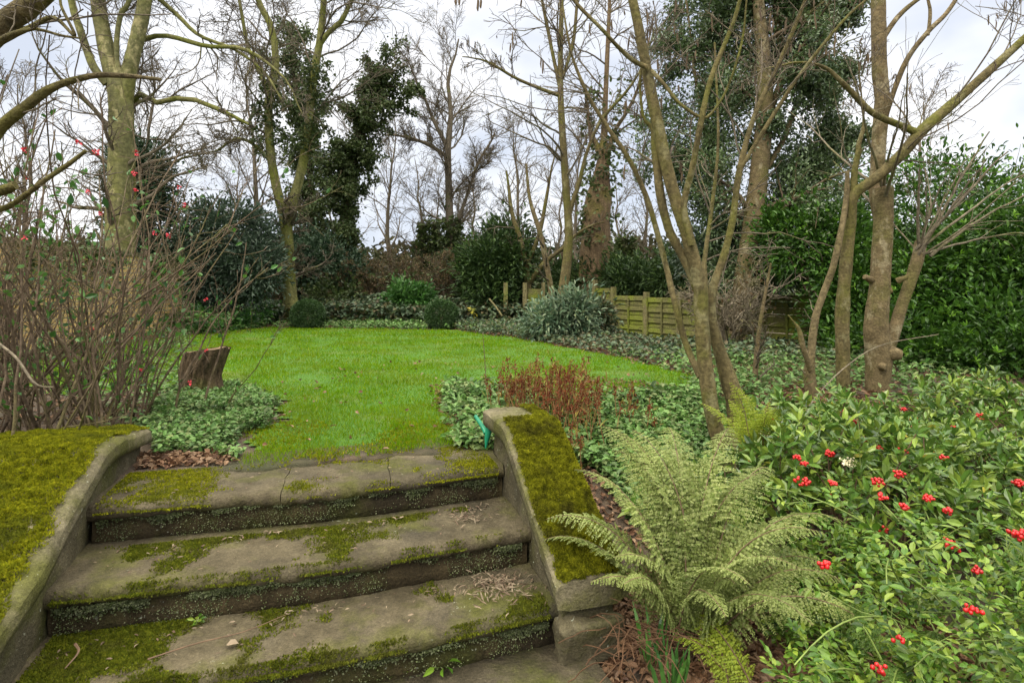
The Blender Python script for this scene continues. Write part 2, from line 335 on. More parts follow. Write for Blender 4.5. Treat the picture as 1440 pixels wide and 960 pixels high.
def soilmat():
    m, t, p, o = newmat('garden_soil')
    n1 = noise(t, 9, 8, .7); c = ramp(t, n1, [(.3, (.035, .025, .016)), (.52, (.075, .052, .032)), (.75, (.14, .10, .06))])
    n2 = noise(t, 1.3, 5); c = mixc(t, ramp(t, n2, [(.5, (0, 0, 0)), (.7, (.7, .7, .7))]), c, (.035, .055, .014))
    t.links.new(c, p.inputs['Base Color']); p.inputs['Roughness'].default_value = .95; bump(t, p, n1, 1., .04); return m
M['soil'] = soilmat()
def lawnmat():
    m, t, p, o = newmat('lawn_turf')
    n1 = noise(t, 60, 5, .7); c = ramp(t, n1, [(.3, (.03, .10, .004)), (.7, (.085, .21, .008))])
    n2 = noise(t, 1.5, 4); c = mixc(t, ramp(t, n2, [(.5, (0, 0, 0)), (.7, (.7, .7, .7))]), c, (.13, .14, .02))
    t.links.new(c, p.inputs['Base Color']); p.inputs['Roughness'].default_value = .9; bump(t, p, n1, 1., .02); return m
M['lawn'] = lawnmat()
def brickmat():
    m, t, p, o = newmat('yellow_stock_brick')
    tc = t.nodes.new('ShaderNodeTexCoord'); mpn = t.nodes.new('ShaderNodeMapping'); mpn.inputs['Rotation'].default_value = (R_(90), 0, 0)
    s = t.nodes.new('ShaderNodeSeparateXYZ'); t.links.new(tc.outputs['Object'], s.inputs[0]); cb = t.nodes.new('ShaderNodeCombineXYZ')
    t.links.new(s.outputs[1], cb.inputs[0]); t.links.new(s.outputs[2], cb.inputs[1])
    b = t.nodes.new('ShaderNodeTexBrick'); t.links.new(cb.outputs[0], b.inputs[0])
    b.inputs['Scale'].default_value = 1; b.inputs['Brick Width'].default_value = .225; b.inputs['Row Height'].default_value = .075; b.inputs['Mortar Size'].default_value = .008
    b.inputs['Color1'].default_value = (.60, .42, .17, 1); b.inputs['Color2'].default_value = (.50, .33, .13, 1); b.inputs['Mortar'].default_value = (.30, .27, .20, 1)
    n = noise(t, 3, 5); c = mixc(t, .7, b.outputs[0], ramp(t, n, [(.3, (.75, .74, .68)), (.7, (1.25, 1.2, 1.1))]), 'MULTIPLY')
    t.links.new(c, p.inputs['Base Color']); p.inputs['Roughness'].default_value = .9; bump(t, p, b.outputs[1], -.5, .01); return m
M['brick'] = brickmat()
M['fence'] = barkmat('algae_fence_board', (.09, .085, .035), (.20, .19, .07), (.175, .205, .028), .62, (3, 3, 30), .4, 40)
M['post'] = barkmat('fence_post_wood', (.12, .10, .05), (.26, .23, .11), (.20, .22, .05), .4, (30, 30, 3), .5, 40)
# ------------------------------------------------------------------ ground
xs = np.concatenate([np.linspace(-70, -8, 25)[:-1], np.linspace(-8, 8, 161), np.linspace(8, 70, 25)[1:]])
ys = np.concatenate([np.linspace(-8, .5, 12)[:-1], np.linspace(.5, 16, 176), np.linspace(16, 140, 40)[1:]])
XX, YY = np.meshgrid(xs, ys); ZZ = gz(XX, YY)
ZZ += .02*(fbm(np.stack([XX, YY, 0*XX], -1), 4, 2)-.5)*np.where((XX*CU+YY*SU > 1.05), 1, 0)
ny, nx = XX.shape; ii = np.arange(ny*nx).reshape(ny, nx)
g = G().add(np.stack([XX, YY, ZZ], -1), np.stack([ii[:-1, :-1], ii[:-1, 1:], ii[1:, 1:], ii[1:, :-1]], -1).reshape(-1, 4))
single('ground', g, M['soil'], kind='structure', smooth=True)
LP = [(335, 658), (352, 615), (402, 592), (388, 562), (335, 550), (240, 548), (60, 556), (30, 520), (140, 488), (262, 473), (380, 461), (430, 462), (640, 465), (740, 478), (860, 503), (972, 528), (962, 548),
      (880, 556), (800, 552), (700, 548), (628, 553), (618, 572), (632, 592), (652, 620), (660, 632), (560, 642), (480, 648), (400, 654)]
LW = np.array([at(px, py, EYE*F/(py-HZ))[:2] for px, py in LP])
def inpoly(p, poly):
    r = np.zeros(len(p), bool); j = len(poly)-1
    for i in range(len(poly)):
        a, b = poly[i], poly[j]
        cnd = ((a[1] > p[:, 1]) != (b[1] > p[:, 1])) & (p[:, 0] < (b[0]-a[0])*(p[:, 1]-a[1])/(b[1]-a[1]+1e-12)+a[0]); r ^= cnd; j = i
    return r
def densify(poly, n=6, jit=.05):
    o = []
    for a, b in zip(poly, np.roll(poly, -1, 0)):
        for k in range(n): o.append(a+(b-a)*k/n+rng.normal(size=2)*jit)
    return np.array(o)
LD = densify(LW, 9, .06)
# lawn sheet: grid cells inside the outline, hugging the ground
gx, gy = np.meshgrid(np.arange(-7.5, 3.2, .06), np.arange(2.5, 12.8, .06))
cellc = np.stack([gx[:-1, :-1]+.03, gy[:-1, :-1]+.03], -1).reshape(-1, 2); ok = inpoly(cellc, LD)
jj = np.arange(gx.size).reshape(gx.shape); q = np.stack([jj[:-1, :-1], jj[:-1, 1:], jj[1:, 1:], jj[1:, :-1]], -1).reshape(-1, 4)[ok]
gv = -gx*SU+gy*CU; hz = np.where((gv < 2.96) & (gx*CU+gy*SU > -1.2) & (gx*CU+gy*SU < 1.02), 0, gz(gx, gy))+.006+.012*(fbm(np.stack([gx, gy, 0*gx], -1), 2.5, 2))-.045*sm((3.35-gv)/.25)*((gx*CU+gy*SU > -.95) & (gx*CU+gy*SU < .8))
used = np.unique(q); remap = np.zeros(gx.size, int); remap[used] = np.arange(len(used))
single('lawn', G().add(np.stack([gx, gy, hz], -1).reshape(-1, 3)[used], remap[q]), M['lawn'], kind='structure', smooth=True)
g = G()
for y0, y1, dens, h, w in ((2.5, 4.2, 9000, .035, .0035), (4.2, 6.5, 4200, .04, .005), (6.5, 9.5, 1900, .042, .007), (9.5, 12.8, 1000, .045, .011)):
    n = int(dens*11*(y1-y0)); p = np.stack([rng.uniform(-7.5, 3.2, n), rng.uniform(y0, y1, n)], -1)
    k = (np.abs(p[:, 0]) < p[:, 1]*.95); p = p[k]
    edge = inpoly(p, LD); p = p[edge]
    # thin, worn turf by the top step
    pv_ = -p[:, 0]*SU+p[:, 1]*CU; p = p[pv_ > 2.97+.14*fbm(np.append(p, p[:, :1]*0, 1), 5, 3)]; thin = fbm(np.append(p, p[:, :1]*0, 1), 2.2, 3); keep = rng.uniform(size=len(p)) < np.clip(1.35-sm((3.9-p[:, 1])/1.2)*np.where(thin > .5, .75, .25), .25, 1); p = p[keep]
    P = np.append(p, gz(p[:, 0], p[:, 1])[:, None]+.0, 1); D = np.stack([rng.normal(size=len(P))*.55, rng.normal(size=len(P))*.55, np.ones(len(P))], -1)
    hh = h*(.35+1.3*fbm(P, 3.5, 3)); leaves(g, P, D, hh, w, 'quad', up=.0)
single('grass', g, M['grass'], kind='stuff')
n = 60000; p = np.stack([rng.uniform(-2.4, .4, n), rng.uniform(2.7, 4.6, n)], -1); p = p[inpoly(p, LD)]; q3 = np.append(p, p[:, :1]*0, 1); p = p[fbm(q3, 3.1, 4)+.2*rng.uniform(size=len(p)) > .60+.25*sm((p[:, 1]-3.2)/1.2)]; g = G(); leaves(g, np.append(p, np.full((len(p), 1), .004), 1), rng.normal(size=(len(p), 3))*.7+np.array([0, 0, 1.]), .020, .008, 'quad', up=0); single('lawn_moss', g, M['moss'], kind='stuff')
# ------------------------------------------------------------------ stone steps
def sweep_u(sec, u0, u1, nu, bow=.03, wear=0., seed=0., endj=0.):
    """a closed (v, z) section swept along u, slightly bowed towards the viewer and worn"""
    sec = np.asarray(sec, float); m = len(sec); U = np.linspace(u0, u1, nu)
    uu = np.repeat(U[:, None], m, 1); vv = np.repeat(sec[None, :, 0], nu, 0); zz = np.repeat(sec[None, :, 1], nu, 0)
    if endj:
        jz = endj*(vnoise(np.stack([vv*14, zz*14, 0*vv], -1))-.5); e = np.exp(-((uu-u0)/.03)**2)+np.exp(-((uu-u1)/.03)**2); uu = uu+(jz+.05*(vv-sec[:, 0].min()-.2))*e
    vv = vv-bow*(1-(uu/.88)**2)
    vv = vv+.012*(fbm(np.stack([uu*3, 0*uu+seed, 0*uu], -1), 1, 3)-.5)
    P = uvz(uu, vv, zz); nn = (fbm(P+seed, 7, 4)-.5); n2 = fbm(P+seed+5, 28, 3)-.5
    n3 = fbm(P+seed+9, 90, 2)-.5; P[..., 2] += nn*.009+n2*.007+n3*.004-wear*np.exp(-(uu/.45)**2)
    P[..., 1] += nn*.016+n2*.013+n3*.005
    idx = np.arange(nu*m).reshape(nu, m); nx_ = np.roll(idx, -1, 1)
    q = np.stack([idx[:-1], nx_[:-1], nx_[1:], idx[1:]], -1).reshape(-1, 4)
    g = G().add(P, q)
    g.add(P[0], np.arange(m)[None, :]); g.add(P[-1], np.arange(m)[None, ::-1]); return g, P
def tread_sec(v0, z, depth, th=.066):
    r = th*.5; s = [(v0+depth, z)]
    s += [(v0+depth*(1-t), z) for t in (.15, .3, .45, .6, .72)]
    s += [(v0+r-r*math.sin(a), z-r+r*math.cos(a)) for a in np.linspace(0, math.pi, 11)]
    s += [(v0+depth*.4, z-th), (v0+depth, z-th)]; return s
ZT = (0., -.16, -.32); VN = (2.673, 2.30, 1.99)
steps = thing('stone_steps', 'worn mossy sandstone garden steps leading up to the lawn', 'steps', uvz(0, 2.2, -.5))
treads = []
for i, (v0, z) in enumerate(zip(VN, ZT)):
    cuts = [(-.93, .82)] if i else [(-.93, -.1965), (-.193, .270), (.2735, .82)]
    for a, b in cuts:
        gg, P = sweep_u(tread_sec(v0, z, .47 if i == 0 else .44), a, b, int((b-a)*110), .03, .012, i*3.1+a, .012 if i == 0 else 0)
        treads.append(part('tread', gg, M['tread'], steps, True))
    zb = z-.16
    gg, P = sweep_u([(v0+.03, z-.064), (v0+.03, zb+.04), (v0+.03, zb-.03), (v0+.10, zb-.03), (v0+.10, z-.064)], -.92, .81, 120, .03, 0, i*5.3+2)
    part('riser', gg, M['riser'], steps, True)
gg, P = sweep_u([(2.06, -.48), (1.8, -.48), (1.55, -.48), (1.3, -.48), (1.28, -.50), (1.28, -.56), (2.06, -.56)], .02, .92, 60, .0, 0, 3.3)
single('paving_slab', gg, M['slab'], 'damp algae-stained stone slab at the foot of the steps, right half', 'paving slab', smooth=True)
gg, P = sweep_u([(2.06, -.482), (1.8, -.482), (1.55, -.482), (1.3, -.482), (1.28, -.50), (1.28, -.56), (2.06, -.56)], -.95, .005, 60, .0, 0, 8.3)
single('paving_slab', gg, M['slab'], 'stone slab at the foot of the steps below their left end', 'paving slab', smooth=True)
# moss on the treads: tufts where a patchy mask says so
def tread_moss(i, n, fn, mat, hh=.010):
    v0, z = VN[i], ZT[i]; u = rng.uniform(-.90, .78, n); s = rng.uniform(-.02, .42 if i == 0 else .34, n)
    base = uvz(u, v0+s-.03*(1-(u/.88)**2), z+0*u)
    r = .033; zf = np.where(s < r, -(r-np.sqrt(np.maximum(r*r-(r-np.maximum(s, 0))**2, 0))), 0); base[:, 2] += zf-.012*np.exp(-(u/.45)**2)+(fbm(base, 7, 4)-.5)*.009+.002
    nn = fbm(base+i*4.7, 5.5, 4); k = nn+.25*(rng.uniform(size=n)-.5) > fn(u, s); b = base[k]
    g = G(); D = rng.normal(size=(len(b), 3))*.6+np.array([0, 0, 1.]); leaves(g, b-np.array([0, 0, .003]), D, hh, .006, 'quad', up=0)
    part('moss', g, mat, steps, kind='stuff')
tread_moss(0, 60000, lambda u, s: np.where(u < 0, .36+.25*np.abs(s-.18)*sm(-u*3)+.36*sm((u+.70)/.45), .72-.26*sm((u-.42)/.3)-.06*(s < .02)), M['moss'])
tread_moss(1, 90000, lambda u, s: .73-.12*sm((s-.22)/.1)-.16*(s < .02)-.10*sm((-u-.5)/.4)*(s < .1)-.05*sm(-u-.2), M['mossgreen'])
tread_moss(2, 120000, lambda u, s: .76-.30*sm((-u-.25)/.35)-.20*sm((s-.22)/.1)*sm((.2-u)/.4)-.20*(s < .02)-.14*sm((u-.6)/.1)*(s < .12), M['mossgreen'])
def lip_crust(i, n):
    """pale crusty lichen and algae bits along the underside of a nosing and down the riser"""
    v0, z = VN[i], ZT[i]; u = rng.uniform(-.9, .78, n); d = np.abs(rng.normal(size=n))*.022
    b = uvz(u, v0+np.where(d < .02, .018, .026)-.03*(1-(u/.88)**2)-.006, z-.058-d); k = fbm(b+i*9, 9, 3)+.3*rng.uniform(size=n) > .66+d*4
    g = G(); D = rng.normal(size=(k.sum(), 3))*.6+np.array([SU, -CU, 0]); leaves(g, b[k], D, .008, .007, 'quad', up=.3)
    n2 = 5200; u2 = rng.uniform(-.9, .78, n2); b2_ = uvz(u2, v0+.024-.03*(1-(u2/.88)**2), z-.064-rng.uniform(0, .095, n2)); k2 = fbm(b2_+i*9, 7, 3)+.25*rng.uniform(size=n2) > .66; b2_ = b2_[k2]
    leaves(g, b2_, rng.normal(size=b2_.shape)*.6+np.array([SU, -CU, 0]), .0055, .005, 'quad', up=.3)
    part('lichen', g, M['lichen'], steps, kind='stuff')
M['lichen'] = leafmat('pale_lichen', [(.09, .12, .04), (.15, .18, .08), (.26, .28, .17), (.06, .08, .025)], .85, .1, .1, 6)
for i in range(3): lip_crust(i, 15000)
# side walls with sloping coping stones
def cheek(label, u0, u1, prof, zb, mat_moss, nm, mossfn, inner_sign):
    root = thing('stair_side_wall', label, 'side wall', uvz((u0+u1)/2, prof[0][0], zb))
    pv = np.array(prof, float); n = 80
    dd = np.concatenate([[0], np.cumsum(np.hypot(*np.diff(pv, axis=0).T))]); t = np.linspace(0, dd[-1], n)
    pv = np.stack([np.interp(t, dd, pv[:, 0]), np.interp(t, dd, pv[:, 1])], -1)
    sm_ = pv.copy(); 
    for _ in range(4): sm_[1:-1] = .25*sm_[:-2]+.5*sm_[1:-1]+.25*sm_[2:]
    pv = sm_
    W_ = u1-u0
    cs = [(.05, -.10), (.0, -.08), (-.005, -.05), (-.003, -.012), (.006, -.001)]+[(W_*f, .006*math.sin(f*3.14)) for f in np.linspace(.07, .93, 18)]+[(W_-.012, -.004), (W_, -.02), (W_+.004, -.05), (W_, -.075), (W_-.05, -.10)]
    cs = np.array(cs); m = len(cs)
    P = uvz(u0+cs[None, :, 0], pv[:, None, 0]+0*cs[None, :, 0], pv[:, None, 1]+cs[None, :, 1])
    nn = fbm(P, 6, 4)-.5; n2 = fbm(P+3, 24, 3)-.5
    n3 = fbm(P+5, 70, 2)-.5; P += (nn*.03+n2*.020+n3*.008)[..., None]*np.array([.5*inner_sign, .3, .8])
    g = G()
    for c0, c1 in ((0, 4), (3, m-3), (m-4, m)):
        Pc = P[:, c0:c1]; mc = c1-c0; ii = np.arange(n*mc).reshape(n, mc); g.add(Pc, np.stack([ii[:-1, :-1], ii[:-1, 1:], ii[1:, 1:], ii[1:, :-1]], -1).reshape(-1, 4))
    g.add(P[0], np.arange(m)[None]); g.add(P[-1], np.arange(m)[None, ::-1])
    g.add(np.concatenate([P[:, 0], P[:, -1]]), np.stack([np.arange(n-1)+n, np.arange(1, n)+n, np.arange(1, n), np.arange(n-1)], -1))
    cop = part('coping', g, M['coping'], root, True)
    # body of the wall under the coping
    g = G(); rows = 14; fr = np.linspace(0, 1, rows)
    for uu, sg in ((u0+.045, -1), (u1-.045, 1)):
        top = pv[:, 1]-.085; zz = zb+(top[:, None]-zb)*fr[None]
        Q = uvz(uu+0*zz, np.clip(pv[:, None, 0], pv[:, 0].min()+.03, pv[:, 0].max()-.03)+0*zz, zz); q2 = fbm(Q, 6, 4)-.5; q3 = fbm(Q, 30, 3)-.5; Q += (q2*.035+q3*.012)[..., None]*np.array([CU, SU, 0])
        i2 = np.arange(n*rows).reshape(n, rows); g.add(Q, np.stack([i2[:-1, :-1], i2[:-1, 1:], i2[1:, 1:], i2[1:, :-1]], -1).reshape(-1, 4))
        if sg < 0: A = Q
        else: B = Q
    for e in (0, -1):
        f2 = np.linspace(0, 1, 10)[:, None, None]; Q = A[e][None]*(1-f2)+B[e][None]*f2
        Q += ((fbm(Q, 6, 4)-.5)*.03*np.minimum(1, np.minimum(f2, 1-f2)*6)[..., 0])[..., None]*np.array([-SU, CU, 0])
        i2 = np.arange(10*rows).reshape(10, rows); g.add(Q, np.stack([i2[:-1, :-1], i2[:-1, 1:], i2[1:, 1:], i2[1:, :-1]], -1).reshape(-1, 4))
    part('wall', g, M['cheek'], root, True)
    # moss cushion: many tiny tufts on the coping's top
    a = rng.uniform(0, n-1.001, nm); b = rng.uniform(4, m-5.001, nm); i0 = a.astype(int); j0 = b.astype(int); wa = (a-i0)[:, None]; wb = (b-j0)[:, None]
    Q = (P[i0, j0]*(1-wa)+P[i0+1, j0]*wa)*(1-wb)+(P[i0, j0+1]*(1-wa)+P[i0+1, j0+1]*wa)*wb
    k = mossfn(a/(n-1), (b-4)/(m-9), Q); Q = Q[k]
    lump = fbm(Q, 26, 3); Q[:, 2] += lump*.034-.012
    g = G(); D = rng.normal(size=(len(Q), 3))*.7+np.array([0, 0, 1.]); leaves(g, Q, D, .011, .0055, 'quad', up=0)
    part('moss', g, mat_moss, cop, kind='stuff'); return root
cheek('mossy stone side wall and coping left of the steps', -1.52, -.885, [(1.25, -.38), (1.6, -.22), (1.97, -.085), (2.2, -.035), (2.4, .06), (2.80, .205), (3.0, .195), (3.40, .15)], -.56, M['moss'], 230000,
      lambda a, b, Q: (fbm(Q+2, 9, 4)+.35*rng.uniform(size=len(Q)) > .42+.42*sm((b-.90)/.10)), 1)
cheek('short mossy stone side wall between the steps and the fern', .775, 1.065, [(1.90, -.20), (1.96, -.165), (2.25, .03), (2.54, .215), (2.62, .225), (2.92, .222)], -.60, M['mossdark'], 120000,
      lambda a, b, Q: (fbm(Q+6, 7, 4)+.3*rng.uniform(size=len(Q)) > .34+.5*sm((.12-b)/.12)+.9*sm((a-.73)/.10)*sm((.85-b)/.3)), -1)
g = G(); nb = 24; qa = np.linspace(0, np.pi, nb); qb = np.arange(2*nb)/(2*nb)*2*np.pi
sp_ = lambda x: np.sign(x)*np.abs(x)**.35
X_ = sp_(np.sin(qa))[:, None]*sp_(np.cos(qb)); Y_ = sp_(np.sin(qa))[:, None]*sp_(np.sin(qb)); Z_ = sp_(np.cos(qa))[:, None]+0*X_
PB = uvz(.915+X_*.135, 1.93+Y_*.06-.015*Z_, -.43+Z_*.10); PB += ((fbm(PB, 9, 4)-.5)*.11+(fbm(PB, 34, 3)-.5)*.03)[..., None]*nrm(PB-PB.mean((0, 1)))
ib = np.arange(nb*2*nb).reshape(nb, 2*nb); g.add(PB, np.stack([ib[:-1], np.roll(ib, -1, 1)[:-1], np.roll(ib, -1, 1)[1:], ib[1:]], -1).reshape(-1, 4))
single('stone_block', g, M['cheek'], 'rough stone block at the foot of the right side wall', 'stone', smooth=True)
# ------------------------------------------------------------------ things lying about the steps
def litter(g, n, X, Y, Zf, L=.05, Wd=.028):
    P = np.stack([X, Y, Zf], -1); D = rng.normal(size=(n, 3))*np.array([1, 1, .22]); leaves(g, P, D, L, Wd, 'fold', .2, 1.)
g = G()
for (px, py, Y, n, sx_, sy_) in ((668, 725, 2.52, 60, .06, .03), (705, 815, 2.24, 170, .085, .05), (690, 800, 2.30, 60, .05, .03)):
    c = at(px, py, Y); z = -.16 if py < 760 else -.32
    x = c[0]+rng.normal(size=n)*sx_; y = c[1]+rng.normal(size=n)*sy_; Pn = np.stack([x, y, np.full(n, z+.008)+rng.uniform(0, .012, n)], -1)
    leaves(g, Pn, rng.normal(size=(n, 3))*np.array([1, 1, .2]), .032, .006, 'fold', .3)
for i in range(3):
    n = 70; u = np.concatenate([rng.uniform(-.86, .74, 40), .70-np.abs(rng.normal(size=30))*.08]); s_ = .33-np.abs(rng.normal(size=n))*.035-(.05 if i == 2 else 0)
    if i: P = uvz(u, VN[i]+s_-.03, ZT[i]+.006+0*u); leaves(g, P, rng.normal(size=(n, 3))*np.array([1, 1, .2]), .024, .007, 'fold', .25)
n = 150; u = rng.uniform(-.85, .75, n); i = rng.integers(0, 3, n); s = rng.uniform(.05, .30, n)
P = uvz(u, np.array(VN)[i]+s-.03, np.array(ZT)[i]-.004+.010); leaves(g, P, rng.normal(size=(n, 3))*np.array([1, 1, .12]), .020, .006, 'fold', .2)
single('leaf_litter', g, M['husk'], kind='stuff')
def twig(label, pts, r=.0025):
    g = G(); q = spline(np.array([np.append(p, r) for p in pts]), 12); tubes(g, q[None, :, :3], q[None, :, 3]*np.linspace(1.2, .5, 12)[None], 5, True)
    single('twig', g, M['stem_brown'], label, 'twig', loc=pts[0])
twig('dry twig lying on the mossy bottom step', [uvz(-.55, 2.06, -.300), uvz(-.42, 2.10, -.298), uvz(-.28, 2.13, -.302), uvz(-.15, 2.20, -.304)])
twig('short brown twig in the left corner of the bottom step', [uvz(-.80, 2.22, -.300), uvz(-.77, 2.16, -.296), uvz(-.78, 2.09, -.302)], .004)
g = G(); leaves(g, uvz(np.array([-.33]), np.array([2.09]), np.array([-.315])), np.array([[1, .2, .1]]), .04, .03)
single('fallen_leaf', g, M['husk'], 'single pale dry leaf on the bottom step tread', 'leaf', loc=uvz(-.33, 2.09, -.315))
def weed(label, c, n, L, Wd, mat='rose'):
    g = G(); a = rng.uniform(0, 6.28, n); D = np.stack([np.cos(a)*.8, np.sin(a)*.8, rng.uniform(.3, 1.2, n)], -1); Lh = L*rng.uniform(.3, 1, n)
    st = np.stack([np.repeat(np.asarray(c)[None], n, 0), c+nrm(D)*Lh[:, None]*.5, c+nrm(D)*Lh[:, None]], 1); 
    r = thing('weed', label, 'weed', c); tubes(g2 := G(), st, np.full((n, 3), .0015), 3); part('stem', g2, M['stem_green'], r)
    leaves(g, st[:, 2], nrm(D)*np.array([1, 1, .2]), L, Wd, 'fold', .15); part('foliage', g, M[mat], r)
weed('small broad-leaved weed growing against the bottom riser', np.array(at(622, 938, 2.03)), 9, .06, .022)
weed('tiny weed seedling in the crack left of the broad-leaved weed', np.array(at(560, 950, 1.98)), 14, .025, .014)
weed('little green weed on the bottom step below the middle riser', uvz(-.45, 2.26, -.315), 16, .02, .012)
tool = thing('garden_tool', 'green plastic garden tool handle propped beside the right side wall', 'garden tool', at(686, 615, 3.0))
g = G(); a, b, c = at(668, 584, 3.08), at(680, 602, 3.05), at(683, 609, 3.03); q = spline([(*a, .010), (*b, .012), (*c, .013)], 8); tubes(g, q[None, :, :3], q[None, :, 3], 10, True); part('handle', g, M['greenplastic'], tool, True)
g = G(); q = spline([(*at(687, 598, 3.02), .016), (*at(687, 606, 3.02), .018), (*at(685, 616, 3.02), .014), (*at(683, 630, 3.02), .004)], 10); tubes(g, q[None, :, :3], q[None, :, 3], 10, True); h = part('head', g, M['greenplastic'], tool, True)
g = G(); q = spline([(*at(687, 594.5, 3.02), .013), (*at(687, 598.2, 3.02), .0175)], 4); tubes(g, q[None, :, :3], q[None, :, 3], 10, True); part('cap', g, M['greycap'], h, True)
# ------------------------------------------------------------------ trees
def B(px, py, Y, rx, rz, n, cl, cr, ry=None):
    rx, rz = rx/F*Y, rz/F*Y; return (at(px, py, Y), (rx, ry or rx*.8, rz), n, cl, cr)
def thin(limbs, f): return [[(a, b, Y, w*f) for a, b, Y, w in l] for l in limbs]
def tree(label, limbs, levels, bark, twig_mat, cat='tree', sides=10, rough=.12, ivy=None, catk=0, wob=.02, cap=False, group=None, k=18, name='tree', lf=None, wf=1.):
    """limbs: traced centre lines; levels: dicts for grow(); parts trunk, branches, ivy, catkins"""
    L = [limb(p, k, 0) for p in thin(limbs, wf)]; P, R = stack(L)
    base = P[0, 0]; root = thing(name, label, cat, base, group)
    g = G(); tubes(g, P, R, sides, True, rough); part('trunk', g, M[bark], root, True)
    g = G(); cur = (P, R); allb = []
    for i, lv in enumerate(levels):
        cur = grow(*cur, **lv); tubes(g, *cur, 5 if i == 0 else 3 if i > 1 else 4); allb.append(cur)
    if levels: part('branches', g, M[twig_mat], root, True)
    if ivy:
        g = G()
        for (li, n, t0, t1, spread, L_, W_) in ivy:
            Pl = P[li:li+1] if li is not None else P
            q, _ = scatter_on(Pl, None, n, 0, 0); f = rng.uniform(t0, t1, n)*(k-1)
            j = np.clip(f.astype(int), 0, k-2); w = (f-j)[:, None]; c = Pl[0, j]*(1-w)+Pl[0, j+1]*w
            rad = (.35+.9*fbm(c*1.+li*3, 1.6, 3))*spread; dr = nrm(rng.normal(size=(n, 3))*np.array([1, 1, .45])); qq = c+dr*(rad*rng.uniform(.25, 1.15, n)**.6)[:, None]
            qq += (fbm(qq, 2.5, 2)-.5)[:, None]*dr*spread
            kk_ = fbm(qq+7, 2.0/max(spread, .3), 3)+.2*rng.uniform(size=n) > .575; qq = qq[kk_]; leaves(g, qq, dr[kk_]+rng.normal(size=(kk_.sum(), 3))*.6+np.array([0, 0, -.3]), L_, W_, 'fold', .2, .5)
        part('ivy', g, M['ivyfar'], root)
    if catk and True:
        Pp, _ = scatter_on(*allb[-1], catk, 0, .3); g = G()
        st = Pp[:, None]+np.array([0, 0, -1.])[None, None]*np.linspace(0, 1, 4)[None, :, None]*rng.uniform(.04, .10, (catk, 1, 1))+np.cumsum(rng.normal(size=(catk, 4, 3))*.003, 1)
        tubes(g, st, np.array([.003, .006, .006, .003])[None].repeat(catk, 0), 4, False); part('catkins', g, M['catkin'], root, kind='stuff')
    if lf: lf(root, P, R, allb)
    return root, P, R, allb
BR = dict(n=9, t0=.25, ang=(30, 70), ln=(.22, .42), k=10, up=.12, wig=.14, rr=.45, rmin=.006)
TW = dict(n=7, t0=.15, ang=(25, 60), ln=(.35, .6), k=7, up=.08, wig=.18, rr=.5, rmin=.004)
TF = dict(n=5, t0=.15, ang=(25, 55), ln=(.35, .65), k=5, up=.05, wig=.2, rr=.6, rmin=.003)
# big plane tree on the left
tree('stout mottled plane tree forking high behind the left thicket',
     [[(170, 445, 10, 62), (168, 300, 10, 46), (170, 220, 10, 42), (170, 140, 10, 42), (166, 100, 10, 40)],
      [(170, 150, 10, 34), (158, 100, 10, 32), (146, 50, 10, 28), (138, 0, 10, 26), (130, -120, 10, 22), (118, -320, 10, 12)],
      [(172, 150, 10, 32), (182, 100, 10, 27), (194, 50, 10, 25), (204, 0, 10, 24), (222, -120, 10, 20), (240, -320, 10, 12)],
      [(150, 118, 9.9, 15), (132, 95, 9.8, 15), (122, 70, 9.8, 14), (112, 40, 9.7, 14), (100, 0, 9.7, 12), (70, -150, 9.6, 8)],
      [(166, 100, 9.9, 8), (164, 60, 9.9, 9), (170, 20, 9.9, 9), (182, 0, 9.9, 8), (205, -90, 9.8, 5)]],
     [dict(n=13, t0=.3, ang=(35, 80), ln=(.35, .8), k=12, up=.02, wig=.14, rr=.28, rmin=.007), dict(n=11, t0=.1, ang=(25, 60), ln=(.35, .6), k=8, up=.0, wig=.18, rr=.5, rmin=.0045), dict(n=9, t0=.1, ang=(25, 60), ln=(.3, .6), k=5, up=.0, wig=.2, rr=.6, rmin=.003)],
     'plane', 'twig', sides=24, rough=.12, k=44, wf=.88)
tree('slender arching branch tree with long drooping limbs beside the plane tree',
     [[(185, 440, 10.6, 9), (188, 300, 10.6, 9), (186, 140, 10.5, 9), (215, 145, 10.3, 9), (262, 138, 10.2, 8), (310, 155, 10.1, 7), (350, 175, 10, 4)],
      [(190, 60, 10.4, 8), (230, 50, 10.3, 8), (290, 65, 10.2, 7), (345, 70, 10.1, 6), (400, 110, 10, 3), (420, 150, 10, 2), (425, 160, 10, 2)],
      [(214, -10, 10.3, 8), (250, 22, 10.3, 7), (280, 50, 10.2, 6), (330, 70, 10.2, 5), (370, 100, 10.1, 4), (390, 130, 10, 3), (396, 140, 10, 3)]],
     [dict(n=12, t0=.35, ang=(30, 75), ln=(.15, .35), k=9, up=-.03, wig=.2, rr=.5, rmin=.006), dict(n=9, t0=.1, ang=(25, 60), ln=(.35, .6), k=6, up=0, wig=.2, rr=.6, rmin=.004), dict(n=4, t0=.1, ang=(25, 60), ln=(.35, .6), k=4, up=0, wig=.2, rr=.6, rmin=.003)],
     'ash', 'twig', sides=8)
